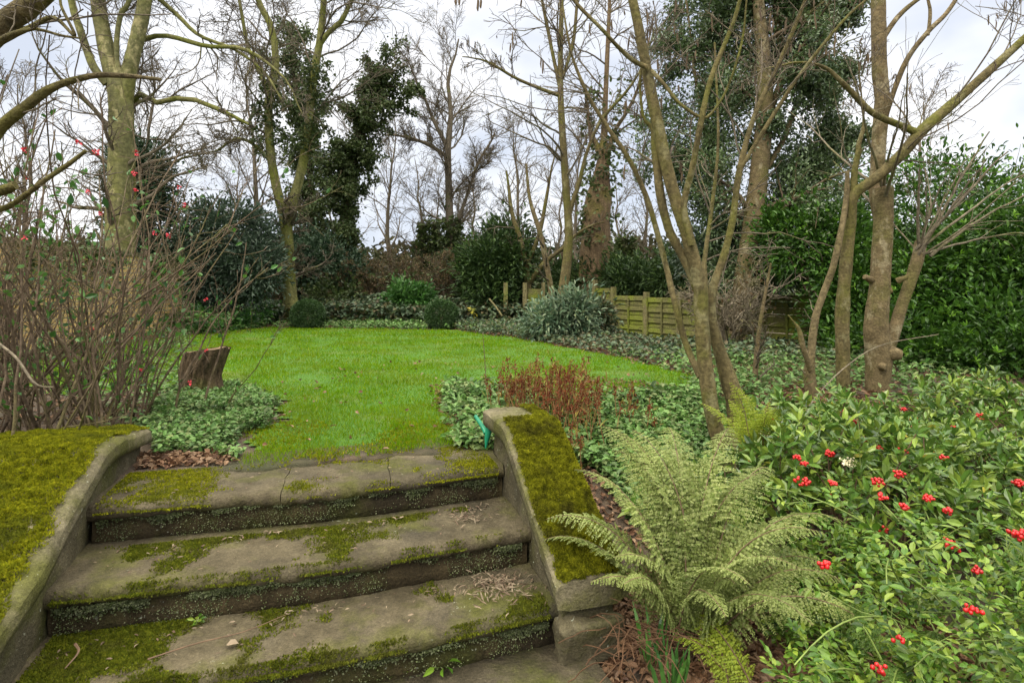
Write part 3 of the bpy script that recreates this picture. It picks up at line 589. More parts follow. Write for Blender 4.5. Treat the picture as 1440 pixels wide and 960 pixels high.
# forked tree left of the box ball
tree('tall bare forked tree with olive bark and ivy in its fork beside the box ball',
     [[(412, 447, 13.6, 26), (409, 428, 13.6, 22), (405, 370, 13.6, 19), (402, 310, 13.6, 19), (398, 285, 13.6, 18)],
      [(402, 312, 13.6, 14), (390, 270, 13.6, 14), (380, 210, 13.6, 13), (378, 140, 13.6, 12), (388, 100, 13.6, 11), (382, 40, 13.6, 10), (355, -20, 13.6, 8), (330, -160, 13.6, 4)],
      [(404, 310, 13.6, 15), (416, 270, 13.6, 14), (430, 210, 13.6, 13), (436, 150, 13.6, 12), (444, 90, 13.6, 11), (450, 55, 13.6, 10), (455, 0, 13.6, 8), (462, -160, 13.6, 4)],
      [(446, 68, 13.6, 8), (462, 46, 13.6, 7), (480, 30, 13.6, 7), (495, 0, 13.6, 6), (530, -60, 13.5, 3), (545, -100, 13.5, 2), (550, -120, 13.5, 2)],
      [(378, 140, 13.6, 8), (370, 110, 13.5, 7), (350, 70, 13.4, 6), (340, 20, 13.4, 5), (325, -60, 13.4, 4), (300, -150, 13.4, 2), (298, -160, 13.4, 2)],
      [(376, 222, 13.6, 6), (352, 200, 13.4, 5), (330, 196, 13.3, 5), (305, 212, 13.3, 3), (290, 215, 13.3, 2), (280, 225, 13.2, 2)]],
     [dict(n=18, t0=.25, ang=(35, 75), ln=(.22, .6), k=10, up=.04, wig=.16, rr=.35, rmin=.008), dict(n=11, t0=.1, ang=(25, 60), ln=(.35, .6), k=7, up=.02, wig=.2, rr=.5, rmin=.006), dict(n=8, t0=.1, ang=(25, 60), ln=(.3, .6), k=5, up=0, wig=.2, rr=.6, rmin=.0045)],
     'ash', 'twig', sides=12, ivy=[(1, 2000, .2, .42, .4, .09, .06), (2, 2600, .2, .48, .4, .09, .06)])
def ivy_on_branches(n, spread, ntr, tr, mat='ivyfar', L=.10, Wd=.07):
    def f(root, P, R, allb):
        g = G(); q, d = scatter_on(*allb[-1], n, spread, .1); q0, d0 = scatter_on(*allb[0], n//2, spread*1.4, .05); q1, d1 = scatter_on(P[:1], R[:1], ntr, tr*.5, .03); q = np.concatenate([q, q0, q1])
        leaves(g, q, rng.normal(size=q.shape)*.7+np.array([0, -.1, -.3]), L, Wd, 'fold', .2, .5); part('ivy', g, M[mat], root)
    return f
# ivy column
tree('dead-looking trunk wholly clad in dark ivy, leaning right of the forked tree',
     [[(484, 440, 17, 14), (486, 380, 17, 12), (488, 300, 17, 12), (498, 220, 17, 11), (512, 160, 17, 9), (535, 115, 17, 6), (548, 100, 17, 3)]], 
     [dict(n=85, t0=.10, ang=(40, 110), ln=(.045, .125), k=7, up=-.05, wig=.3, rr=.3, rmin=.006, fall=-.5), dict(n=3, t0=.3, ang=(30, 80), ln=(.4, .7), k=5, up=-.1, wig=.25, rr=.5, rmin=.004)], 'twig_dark', 'twig_dark',
     lf=ivy_on_branches(13000, .07, 5000, .28))
tree('ivy-hung tree standing behind the fork of the tall forked tree',
     [[(440, 435, 18.5, 10), (438, 340, 18.5, 10), (436, 240, 18.5, 9), (420, 150, 18.5, 8), (410, 70, 18.5, 5), (405, 40, 18.5, 3)]],
     [dict(n=64, t0=.12, ang=(40, 100), ln=(.05, .13), k=7, up=0, wig=.25, rr=.3, rmin=.006, fall=-.1), dict(n=3, t0=.3, ang=(30, 80), ln=(.4, .7), k=5, up=-.1, wig=.25, rr=.5, rmin=.004)], 'twig_dark', 'twig_dark',
     lf=ivy_on_branches(9000, .08, 4000, .32))
# fine alder in the centre
tree('fine-twigged bare tree with a tall oval crown in the middle of the far boundary',
     [[(636, 430, 19, 15), (634, 370, 19, 13), (632, 300, 19, 11), (630, 210, 19, 9), (634, 160, 19, 7), (630, 110, 19, 5), (640, 80, 19, 3), (645, 55, 19, 2)],
      [(631, 210, 19, 7), (610, 170, 19, 5), (598, 140, 19, 4), (588, 120, 19, 3), (580, 100, 19, 2.5), (576, 90, 19, 2), (572, 84, 19, 1.5), (570, 80, 19, 1)],
      [(631, 222, 19, 6), (605, 205, 19, 5), (580, 195, 19, 4), (555, 190, 19, 3), (545, 190, 19, 2), (540, 190, 19, 2), (536, 192, 19, 1.5), (534, 194, 19, 1.)],
      [(636, 330, 19, 7), (655, 280, 19, 5), (672, 230, 19, 4), (690, 200, 19, 3), (694, 190, 19, 2), (696, 186, 19, 1.5), (697, 182, 19, 1.5), (698, 180, 19, 1)]],
     [dict(n=26, t0=.22, ang=(30, 70), ln=(.18, .40), k=9, up=.10, wig=.13, rr=.4, rmin=.007), dict(n=12, t0=.1, ang=(25, 55), ln=(.35, .6), k=6, up=.06, wig=.18, rr=.6, rmin=.006), dict(n=8, t0=.1, ang=(25, 60), ln=(.35, .65), k=4, up=.03, wig=.2, rr=.6, rmin=.004)],
     'twig', 'twig', ivy=[(0, 2600, .0, .33, .5, .14, .10)])
# catkin tree
tree('tall slim hazel with hanging catkins rising behind the rhododendron',
     [[(790, 425, 11.5, 17), (796, 380, 11.5, 14), (800, 330, 11.5, 12), (795, 250, 11.5, 11), (790, 170, 11.5, 10), (788, 110, 11.5, 8), (790, 0, 11.5, 6), (795, -120, 11.5, 3)],
      [(800, 300, 11.5, 7), (815, 255, 11.5, 6), (825, 215, 11.5, 5), (845, 170, 11.5, 5), (880, 130, 11.4, 4), (900, 100, 11.4, 3), (915, 60, 11.3, 3), (920, 40, 11.3, 2)],
      [(788, 135, 11.5, 6), (760, 125, 11.4, 5), (725, 110, 11.3, 4), (700, 95, 11.2, 4), (680, 85, 11.2, 3), (665, 82, 11.1, 2), (655, 80, 11.1, 2), (650, 80, 11.1, 1.5)],
      [(789, 130, 11.5, 6), (778, 80, 11.5, 5), (770, 40, 11.5, 5), (760, -10, 11.4, 4), (745, -80, 11.4, 3), (735, -120, 11.4, 2), (730, -130, 11.4, 2), (728, -135, 11.4, 2)],
      [(791, 110, 11.5, 5), (806, 60, 11.5, 5), (812, 0, 11.5, 4), (822, -80, 11.5, 3), (830, -120, 11.5, 2), (833, -130, 11.5, 2), (834, -135, 11.5, 2), (835, -138, 11.5, 2)]],
     [dict(n=16, t0=.3, ang=(30, 70), ln=(.15, .42), k=9, up=.08, wig=.16, rr=.4, rmin=.006), dict(n=10, t0=.15, ang=(25, 60), ln=(.35, .6), k=6, up=.0, wig=.18, rr=.6, rmin=.0045)],
     'hazel', 'twig', sides=10, catk=420)
# broad ivy trunk with brown stems
tree('broad trunk wrapped in brown ivy stems behind the fence',
     [[(832, 420, 14.5, 46), (834, 370, 14.5, 40), (838, 310, 14.5, 36), (842, 270, 14.5, 30), (848, 230, 14.5, 18), (850, 180, 14.5, 9), (853, 100, 14.5, 7), (860, -60, 14.5, 4)],
      [(848, 250, 14.5, 9), (840, 205, 14.5, 7), (832, 190, 14.5, 6), (828, 170, 14.5, 5), (826, 150, 14.5, 4), (824, 140, 14.5, 3), (823, 130, 14.5, 3), (822, 120, 14.5, 2)],
      [(850, 240, 14.5, 9), (862, 190, 14.5, 7), (880, 160, 14.5, 5), (895, 130, 14.5, 4), (905, 90, 14.5, 3), (912, 60, 14.5, 3), (916, 40, 14.5, 2), (920, 20, 14.5, 2)]],
     [dict(n=16, t0=.35, ang=(30, 75), ln=(.15, .35), k=9, up=.06, wig=.15, rr=.45, rmin=.008), dict(n=8, t0=.1, ang=(25, 60), ln=(.35, .6), k=6, up=0, wig=.2, rr=.6, rmin=.006), dict(n=4, t0=.1, ang=(25, 60), ln=(.35, .6), k=4, up=0, wig=.2, rr=.6, rmin=.0045)],
     'redbark', 'twig', sides=18, rough=.35, ivy=[(0, 2200, .05, .62, .62, .12, .09)])
# evergreen (holly) tree, right of centre
def holly_leaves(root, P, R, allb):
    g = G(); q, d = scatter_on(*allb[-1], 76000, .09, .1); k = q[:, 2] > .5
    leaves(g, q[k], d[k]*.5+rng.normal(size=(k.sum(), 3))*.7, .07, .036, 'fold', .25, .8)
    for px_, py_, rx_, rz_, n_ in ((1005, 230, 60, 130, 5000), (1100, 60, 75, 80, 4500), (1130, 250, 65, 80, 4500), (1020, 60, 60, 80, 2500), (1060, 380, 70, 40, 5000)):
        c_, r_, *_ = B(px_, py_, 9.7, rx_, rz_, 0, 0, 0); q, d, _ = cloud(c_, r_, n_, 70, .17, .2); leaves(g, q, d, .07, .036, 'fold', .25, .8)
    part('foliage', g, M['holly'], root)
tree('tall evergreen holly tree with a pale bare lower trunk behind the near hazel',
     [[(1042, 470, 9.2, 36), (1046, 400, 9.2, 32), (1058, 320, 9.2, 29), (1068, 240, 9.2, 27), (1076, 150, 9.2, 24), (1072, 60, 9.2, 20), (1066, 0, 9.2, 17), (1060, -160, 9.2, 8)],
      [(1074, 170, 9.2, 13), (1100, 110, 9.4, 11), (1096, 50, 9.5, 11), (1090, 0, 9.5, 10), (1095, -60, 9.5, 8), (1105, -110, 9.5, 6), (1110, -150, 9.5, 5), (1112, -170, 9.5, 4)],
      [(1064, 260, 9.2, 8), (1100, 200, 9.3, 8), (1120, 150, 9.4, 7), (1150, 90, 9.4, 5), (1165, 50, 9.4, 4), (1175, 20, 9.4, 3), (1180, 0, 9.4, 3), (1185, -20, 9.4, 2)],
      [(1056, 330, 9.3, 7), (1020, 280, 9.6, 7), (1000, 220, 9.8, 6), (985, 150, 9.9, 5), (975, 90, 10, 4), (970, 40, 10, 3), (965, 0, 10, 3), (960, -40, 10, 2)],
      [(1060, 300, 9.4, 6), (1100, 280, 9.8, 6), (1130, 250, 10, 5), (1155, 215, 10, 4), (1170, 200, 10, 3), (1178, 190, 10, 3), (1182, 185, 10, 2), (1188, 180, 10, 2)]],
     [dict(n=22, t0=.22, ang=(40, 95), ln=(.14, .34), k=8, up=.02, wig=.18, rr=.4, rmin=.006), dict(n=7, t0=.2, ang=(25, 70), ln=(.35, .6), k=6, up=0, wig=.2, rr=.6, rmin=.004)],
     'smooth', 'twig_dark', sides=16, rough=.08, lf=holly_leaves, name='holly_tree')
# near multi-stem hazel
tree('near multi-stemmed hazel with mossy olive stems rising out of the fern bed',
     [[(1028, 668, 3.35, 28), (1006, 600, 3.35, 27), (992, 520, 3.35, 26), (986, 440, 3.35, 25), (984, 400, 3.35, 24), (966, 330, 3.35, 23), (944, 260, 3.35, 21), (928, 190, 3.35, 20), (912, 110, 3.35, 18), (896, 30, 3.35, 16), (882, -40, 3.35, 14), (865, -160, 3.3, 9)],
      [(1034, 640, 3.5, 30), (1034, 580, 3.5, 29), (1020, 520, 3.5, 25), (1005, 470, 3.5, 21), (1000, 440, 3.5, 17), (1004, 400, 3.5, 14), (1018, 360, 3.5, 13), (1030, 310, 3.5, 12), (1040, 240, 3.5, 11), (1062, 160, 3.5, 9), (1100, 80, 3.5, 8), (1145, -30, 3.4, 6)],
      [(986, 420, 3.4, 14), (962, 365, 3.4, 15), (940, 320, 3.4, 15), (928, 270, 3.4, 15), (922, 210, 3.4, 15), (920, 190, 3.4, 12), (918, 180, 3.4, 8), (905, 165, 3.4, 5), (900, 120, 3.4, 5), (903, 80, 3.4, 5), (896, 20, 3.4, 4), (890, -60, 3.4, 3)],
      [(985, 530, 3.4, 12), (965, 485, 3.5, 11), (950, 430, 3.5, 11), (938, 380, 3.6, 10), (925, 330, 3.6, 10), (910, 280, 3.6, 9), (885, 225, 3.6, 8), (855, 180, 3.6, 7), (830, 140, 3.6, 6), (810, 95, 3.6, 5), (800, 60, 3.6, 4), (790, 0, 3.6, 3)],
      [(972, 345, 3.3, 12), (962, 290, 3.3, 11), (975, 230, 3.25, 11), (988, 160, 3.2, 10), (1000, 110, 3.2, 9), (1020, 60, 3.2, 8), (1035, 20, 3.2, 7), (1050, -40, 3.2, 6), (1060, -90, 3.2, 5), (1070, -130, 3.2, 4), (1075, -150, 3.2, 4), (1080, -170, 3.2, 3)],
      [(1040, 240, 3.5, 8), (1070, 190, 3.45, 7), (1095, 150, 3.4, 7), (1125, 105, 3.35, 6), (1160, 60, 3.3, 6), (1195, 20, 3.3, 5), (1230, -10, 3.3, 4), (1260, -40, 3.3, 4), (1280, -60, 3.3, 3), (1295, -80, 3.3, 3), (1305, -95, 3.3, 2), (1315, -110, 3.3, 2)],
      [(916, 100, 3.3, 8), (935, 120, 3.25, 6), (955, 145, 3.2, 6), (985, 165, 3.2, 5), (1000, 160, 3.2, 5), (1020, 130, 3.2, 4), (1035, 90, 3.15, 4), (1045, 50, 3.15, 4), (1050, 0, 3.1, 3), (1055, -40, 3.1, 3), (1060, -70, 3.1, 3), (1065, -100, 3.1, 2)],
      [(910, 95, 3.3, 9), (890, 85, 3.3, 8), (868, 65, 3.25, 7), (845, 40, 3.2, 6), (815, 10, 3.2, 6), (790, -20, 3.2, 5), (765, -50, 3.2, 4), (740, -90, 3.2, 4), (725, -115, 3.2, 3), (710, -135, 3.2, 3), (700, -150, 3.2, 2), (690, -165, 3.2, 2)]],
     [dict(n=8, t0=.5, ang=(25, 60), ln=(.15, .42), k=9, up=.06, wig=.13, rr=.35, rmin=.003), dict(n=7, t0=.15, ang=(25, 55), ln=(.3, .6), k=6, up=.0, wig=.16, rr=.6, rmin=.0016), dict(n=3, t0=.15, ang=(25, 55), ln=(.3, .6), k=5, up=.0, wig=.16, rr=.6, rmin=.0013)],
     'hazel', 'twig', sides=22, rough=.13, k=64, catk=160, name='hazel_tree', wf=.84)
# right group
def stubs(root, P, R, allb):
    for (px, py, Y, w, dx, dy) in ((1243, 410, 5.2, 9, 12, -2), (1228, 395, 5.2, 8, -12, -6), (1254, 497, 5.15, 16, 14, 2), (1240, 515, 5.1, 9, 6, 2), (1262, 395, 5.2, 7, 14, -6)):
        g = G(); q = spline([(*at(px, py, Y), w*.7/F*Y), (*at(px+dx*.7, py+dy*.7, Y-.04), w*.5/F*Y), (*at(px+dx, py+dy, Y-.05), w*.42/F*Y)], 5); tubes(g, q[None, :, :3], q[None, :, 3], 9, True, .15); part('stub', g, M['smooth'], root, True)
    for ex, ey, w in ((1440, 268, 5), (1445, 240, 4), (1420, 215, 5), (1385, 225, 4), (1400, 180, 5), (1360, 260, 4), (1330, 250, 4), (1318, 275, 4), (1450, 330, 4), (1300, 240, 5)):
        g = G(); a_ = at(1296+rng.normal()*5, 352+rng.normal()*8, 5.22); b_ = at(ex, ey, 5.0+rng.normal()*.2); t_ = np.linspace(0, 1, 12)[:, None]; ln_ = np.linalg.norm(b_-a_); q = a_+(b_-a_)*t_+np.array([0, 0, 1.])*np.sin(t_*2.2)*.05*ln_-np.array([0, 0, 1.])*t_*.04*ln_+np.cumsum(rng.normal(size=(12, 3))*.006, 0); rr_ = (w/2/F*5.1*(1-.65*t_[:, 0]))
        tubes(g, q[None], rr_[None], 6); sb = grow(q[None], rr_[None], 4, t0=.35, ang=(20, 45), ln=(.2, .45), k=6, up=.05, wig=.1, rr=.6, rmin=.0015); tubes(g, *sb, 4); part('shoot', g, M['twig_pale'], root, True)
    e_ = P[0, -1]; r_ = R[0, -1]; g = G(); q = spline([(*(e_-np.array([0, 0, .01])), r_*.95), (*(e_+np.array([.004, 0, .014])), r_*.86)], 3); tubes(g, q[None, :, :3], q[None, :, 3], 18, True, .06); part('cut_end', g, M['cutwood'], root, True)
tree('stout smooth trunk with a sawn stub and a forked pollard arm before the laurel',
     [[(1236, 575, 5.2, 46), (1235, 540, 5.2, 41), (1236, 505, 5.2, 42), (1232, 460, 5.2, 41), (1236, 410, 5.2, 36), (1240, 350, 5.2, 34), (1242, 300, 5.2, 33), (1242, 265, 5.2, 32)],
      [(1240, 520, 5.25, 20), (1256, 470, 5.25, 21), (1268, 430, 5.25, 20), (1282, 390, 5.25, 20), (1290, 365, 5.25, 21), (1294, 345, 5.25, 20), (1295, 341, 5.25, 18), (1296, 340, 5.25, 16)],
      [(1240, 310, 5.3, 26), (1233, 270, 5.3, 24), (1236, 200, 5.3, 24), (1240, 140, 5.3, 24), (1237, 100, 5.3, 24), (1236, 50, 5.3, 24), (1235, 0, 5.3, 22), (1233, -180, 5.3, 14)],
      [(1238, 190, 5.3, 10), (1253, 140, 5.2, 9), (1275, 85, 5.1, 9), (1305, 45, 5.0, 9), (1330, 20, 5.0, 8), (1350, -10, 5, 7), (1380, -60, 5, 6), (1400, -100, 5, 4)],
      [(1238, 60, 5.3, 9), (1262, 25, 5.3, 9), (1290, 0, 5.3, 8), (1330, -25, 5.3, 7), (1360, -50, 5.3, 6), (1390, -80, 5.3, 5), (1400, -90, 5.3, 4), (1410, -100, 5.3, 3)],
      [(1305, 50, 5.0, 6), (1308, 20, 5, 6), (1305, 0, 5, 5), (1290, -60, 5, 4), (1285, -90, 5, 3), (1283, -100, 5, 3), (1281, -110, 5, 2), (1280, -120, 5, 2)]],
     [dict(n=5, t0=.86, t1=1., ang=(15, 60), ln=(.5, 1.0), k=9, up=.12, wig=.07, rr=.22, rmin=.003, fall=0, minL=.9, maxL=1.7), dict(n=4, t0=.2, ang=(20, 50), ln=(.3, .6), k=6, up=.02, wig=.14, rr=.6, rmin=.0018), dict(n=3, t0=.2, ang=(20, 50), ln=(.3, .6), k=5, up=.0, wig=.16, rr=.6, rmin=.0015)],
     'smooth', 'twig_pale', sides=26, rough=.12, k=60, lf=stubs, name='pollard_tree', wf=.92)
tree('slim brown stem whose long bough sweeps up to the right edge',
     [[(1187, 575, 5.1, 27), (1186, 540, 5.1, 25), (1185, 480, 5.1, 26), (1184, 445, 5.1, 27), (1188, 390, 5.1, 23), (1195, 310, 5.1, 24), (1200, 275, 5.05, 22), (1232, 250, 5, 21), (1270, 215, 4.95, 22), (1295, 185, 4.9, 23), (1335, 150, 4.9, 21), (1380, 110, 4.85, 19), (1440, 55, 4.8, 17), (1500, 0, 4.7, 14), (1560, -70, 4.6, 8)],
      [(1292, 188, 4.9, 16), (1270, 178, 4.9, 14), (1245, 168, 4.85, 13), (1222, 155, 4.8, 12), (1200, 132, 4.8, 11), (1180, 112, 4.75, 9), (1165, 98, 4.75, 7), (1145, 90, 4.7, 5), (1120, 88, 4.7, 4), (1100, 92, 4.7, 4), (1085, 95, 4.7, 3), (1075, 97, 4.7, 3), (1065, 100, 4.7, 2), (1060, 101, 4.7, 2), (1055, 102, 4.7, 2)],
      [(1200, 275, 5.05, 13), (1202, 240, 5.05, 12), (1208, 210, 5.05, 11), (1207, 205, 5.05, 9), (1214, 180, 5.05, 7), (1214, 160, 5.05, 4), (1212, 140, 5.05, 3), (1211, 130, 5.05, 3), (1210, 120, 5.05, 3), (1209, 110, 5.05, 2), (1208, 100, 5.05, 2), (1207, 90, 5.05, 2), (1206, 80, 5.05, 2), (1205, 75, 5.05, 2), (1205, 70, 5.05, 2)]],
     [dict(n=16, t0=.5, ang=(30, 80), ln=(.15, .5), k=8, up=.12, wig=.10, rr=.2, rmin=.003), dict(n=6, t0=.2, ang=(20, 55), ln=(.3, .6), k=6, up=.02, wig=.14, rr=.6, rmin=.0018), dict(n=3, t0=.2, ang=(20, 55), ln=(.3, .6), k=5, up=0, wig=.16, rr=.6, rmin=.0015)],
     'hazel', 'twig', sides=22, rough=.12, k=64, catk=60, name='hazel_tree', wf=.82)
tree('thin leaning stem growing from a flaking reddish stool left of the slim hazel stem',
     [[(1146, 590, 4.9, 22), (1143, 560, 4.9, 24), (1138, 530, 4.9, 22), (1140, 500, 4.9, 15), (1146, 450, 4.95, 13), (1155, 420, 5, 13), (1170, 380, 5, 12), (1182, 330, 5, 11), (1190, 280, 5.05, 10), (1192, 240, 5.05, 7)],
      [(1140, 520, 4.85, 10), (1130, 490, 4.8, 10), (1124, 465, 4.8, 8), (1118, 455, 4.8, 4), (1114, 450, 4.8, 3), (1112, 448, 4.8, 2), (1111, 446, 4.8, 2), (1110, 445, 4.8, 2), (1109, 444, 4.8, 2), (1108, 443, 4.8, 2)]],
     [dict(n=7, t0=.1, t1=.5, ang=(40, 80), ln=(.05, .15), k=6, up=.1, wig=.14, rr=.25, rmin=.002)], 'stem_bark', 'twig_pale', sides=12, rough=.16, k=24, wf=.85)
# shoots on the pollard arm
def shoots(label, c, n, dirs, L, r=.006, name='shoot_cluster'):
    pass
# two slim bare saplings behind hazel and at the right of the fence
for lab, lm in (('slim pale sapling standing by the right fence panel', [[(1062, 610, 5.2, 9), (1060, 560, 5.2, 9), (1064, 500, 5.2, 8), (1068, 460, 5.2, 6), (1075, 420, 5.2, 5), (1084, 370, 5.2, 3)]]),
                ('crooked bare sapling leaning left behind the near hazel', [[(1050, 590, 4.4, 13), (1035, 540, 4.4, 11), (1015, 490, 4.5, 9), (1002, 450, 4.5, 8), (990, 380, 4.6, 7), (1000, 300, 4.7, 6), (1010, 200, 4.7, 4), (1005, 60, 4.7, 3)]]),
                ('pale birch-like stem showing between the gate posts', [[(778, 455, 13.2, 9), (776, 420, 13.2, 9), (772, 390, 13.2, 8), (760, 330, 13.2, 7), (745, 280, 13.2, 5), (740, 230, 13.2, 3)]]),
                ('bare brown shrub tree spreading over the gate', [[(745, 440, 14.2, 11), (742, 400, 14.2, 10), (735, 350, 14.2, 8), (720, 300, 14.2, 6), (715, 260, 14.2, 4), (712, 240, 14.2, 3)], [(742, 400, 14.2, 8), (765, 370, 14.1, 7), (790, 350, 14, 5), (810, 330, 14, 4), (830, 318, 14, 3), (850, 312, 14, 2)], [(738, 380, 14.2, 7), (758, 330, 14.2, 6), (768, 280, 14.2, 5), (775, 240, 14.2, 3), (780, 220, 14.2, 2), (784, 205, 14.2, 2)]])):
    tree(lab, lm, [dict(n=10, t0=.25, ang=(30, 70), ln=(.15, .4), k=8, up=.1, wig=.15, rr=.5, rmin=.004), dict(n=7, t0=.15, ang=(25, 60), ln=(.35, .6), k=6, up=.03, wig=.18, rr=.6, rmin=.003)], 'smooth' if 'pale' in lab else 'hazel', 'twig')
# near tree at the top left corner: mossy trunk and two cut branches
tree('near mossy tree leaning in at the top left corner with a long sawn branch',
     [[(-150, 700, 1.9, 60), (-140, 400, 1.9, 58), (-80, 150, 1.9, 55), (-10, 50, 1.9, 52), (50, 0, 1.9, 48), (130, -80, 1.9, 40), (200, -160, 1.9, 30)],
      [(-60, 300, 1.9, 34), (-10, 195, 1.9, 27), (30, 155, 1.9, 24), (75, 123, 1.9, 18), (130, 107, 1.9, 13), (180, 107, 1.9, 10), (226, 112, 1.9, 7)],
      [(-60, 330, 1.8, 24), (-20, 300, 1.8, 22), (10, 291, 1.8, 14), (35, 275, 1.8, 12), (65, 252, 1.8, 11), (95, 232, 1.8, 10), (121, 212, 1.8, 9)],
      [(-30, 280, 1.75, 26), (-10, 272, 1.75, 25), (2, 268, 1.74, 24), (8, 266, 1.73, 24), (14, 264, 1.72, 23), (18, 262, 1.71, 22), (22, 261, 1.71, 21)],
      [(-40, 80, 1.85, 18), (0, 60, 1.85, 14), (40, 40, 1.85, 11), (75, 25, 1.85, 9), (105, 50, 1.8, 7), (85, 5, 1.8, 6), (92, -20, 1.8, 5)],
      [(-40, 110, 1.8, 14), (0, 58, 1.8, 12), (40, 42, 1.8, 9), (60, 43, 1.8, 7), (85, 50, 1.8, 6), (105, 53, 1.8, 5), (112, 54, 1.8, 4)]],
     [dict(n=4, t0=.3, ang=(30, 70), ln=(.2, .5), k=8, up=.05, wig=.14, rr=.2, rmin=.002), dict(n=4, t0=.2, ang=(25, 60), ln=(.3, .6), k=6, up=0, wig=.18, rr=.6, rmin=.0015)],
     'corner', 'twig', sides=22, rough=.18, k=50, wf=.78)
# catkin branch at the top of the picture
g = G(); rt = thing('catkin_branch', 'overhanging bare branch end whose catkins dangle at the top middle of the picture', 'branch', at(660, -40, 4.))
q = spline([(*at(560, -160, 4.2), .012), (*at(620, -70, 4.1), .008), (*at(660, -30, 4.), .005), (*at(690, -15, 3.95), .003)], 14); tubes(g, q[None, :, :3], q[None, :, 3], 6); part('stem', g, M['twig'], rt, True)
g = G()
for px, py, l in ((641, -14, 22), (646, -12, 20), (672, -6, 22), (676, -4, 16), (668, -14, 14)):
    a = at(px, py, 4.); st = np.stack([a, a+np.array([.002, 0, -.4*l/200]), a+np.array([-.002, 0, -.8*l/200]), a+np.array([0, 0, -l/200*1.])])[None]; tubes(g, st, np.array([[.004, .009, .009, .004]]), 5)
part('catkins', g, M['catkin'], rt)
# ------------------------------------------------------------------ far bare trees (copies of three kinds)
def far_tree(loc, h, label, group, seed, ivy=False):
    X, Y = loc; z = float(gz(X, Y)); base = np.array([X, Y, z]); root = thing('bare_tree', label, 'tree', base, group)
    k = 12; t = np.linspace(0, 1, k)[:, None]; sway = np.cumsum(rng.normal(size=(k, 3))*np.array([.08, .08, 0]), 0); sway[0] = 0
    P = (base+t*np.array([0, 0, h])+sway)[None]; R = (h*.014*(1-t[:, 0])+.012)[None]
    g = G(); tubes(g, P, R, 8, True); part('trunk', g, M['twig'], root, True); g = G()
    a = grow(P, R, 22, t0=.22, t1=.98, ang=(25, 60), ln=(.2, .42), k=9, up=.12, wig=.13, rr=.5, rmin=.008); tubes(g, *a, 4)
    b = grow(*a, 8, t0=.1, ang=(25, 55), ln=(.35, .6), k=6, up=.06, wig=.18, rr=.6, rmin=.006); tubes(g, *b, 3)
    c = grow(*b, 5, t0=.1, ang=(25, 55), ln=(.35, .6), k=4, up=.03, wig=.2, rr=.6, rmin=.005); tubes(g, *c, 3); part('branches', g, M['twig'], root)
    if ivy:
        g = G(); n = 2600; f = rng.uniform(0, .55, n); c0 = base+f[:, None]*np.array([0, 0, h]); dr = nrm(rng.normal(size=(n, 3))*np.array([1, 1, .4]))
        leaves(g, c0+dr*(.3+.7*fbm(c0, 1.3, 2))[:, None]*rng.uniform(.4, 1, n)[:, None]*.8, dr+rng.normal(size=(n, 3))*.4, .16, .12, 'fold'); part('ivy', g, M['ivyfar'], root)
    return root
FT = ('slender bare tree far behind the lawn, grey against the sky', 'bare trees in the far thicket')
FI = ('far bare tree with dark ivy around its lower trunk', 'ivy-wrapped trees in the far thicket')
p1 = far_tree((-4.9, 23), 7.5, *FT, 1); p2 = far_tree((-1.2, 25), 6., *FT, 2); p3 = far_tree((-3.2, 22), 5.5, *FI, 3, True)
def put(src, X, Y, rz, s):
    c = copy_tree(src); c.location = (X, Y, float(gz(X, Y))); c.rotation_euler = (0, 0, rz); c.scale = (s, s, s*rng.uniform(.9, 1.1)); return c
for X, Y, s, src in ((-14, 22, 1.2, p1), (-11.5, 25, 1.1, p2), (-9.5, 21, 1.15, p1), (-7.4, 26, 1.2, p2), (-6.2, 20.5, .85, p3), (-2.2, 22, .8, p3), (.3, 24, .95, p1), (1.6, 22, .85, p2), (2.8, 25, 1., p1), (4.2, 21, .9, p3), (5.6, 24, 1.1, p2), (6.9, 20, 1., p1), (8.6, 23, 1.1, p2), (-16.5, 19, 1.2, p2), (11, 20, 1.15, p1), (13.5, 18, 1.1, p2), (-4., 27, 1.0, p2), (-.4, 21, .7, p3), (-12.5, 18, .95, p1)):
    put(src, X, Y, rng.uniform(0, 6.28), s)
# ------------------------------------------------------------------ bushes and evergreens
def bush(name, label, cat, blobs, mat, L, Wd, stem_base, stem_mat='twig_dark', extra=None, group=None, up=.7, nstem=10, kind='fold'):
    """blobs: (centre, radii, leaves, clumps, clump radius)"""
    stem_base = np.asarray(stem_base, float); root = thing(name, label, cat, stem_base, group); g = G(); tips = []
    for c, rad, n, cl, cr in blobs:
        P, D, cc = cloud(c, rad, n, cl, cr); k = P[:, 2] > gz(P[:, 0], P[:, 1])+.01; leaves(g, P[k], D[k], L, Wd, kind, .22, up); tips.append(cc)
    part('foliage', g, M[mat], root)
    tips = np.concatenate(tips); tips = tips[rng.permutation(len(tips))[:nstem]]; b = stem_base+rng.normal(size=(len(tips), 3))*np.array([.08, .08, 0])
    t = np.linspace(0, 1, 8)[None, :, None]; st = b[:, None]*(1-t)+tips[:, None]*t; st[..., 2] += .1*np.sin(t[..., 0]*3.14); st[:, 1:-1] += rng.normal(size=(len(tips), 6, 3))*.02
    ln = np.linalg.norm(tips-b, axis=1)[:, None]; g = G(); tubes(g, st, (.012*ln+.004)*(1-.7*t[..., 0]), 5); part('stems', g, M[stem_mat], root)
    if extra: extra(root, tips)
    return root
def gp(px, Y): X = (px-720)/F*Y; return np.array([X, Y, float(gz(X, Y))])
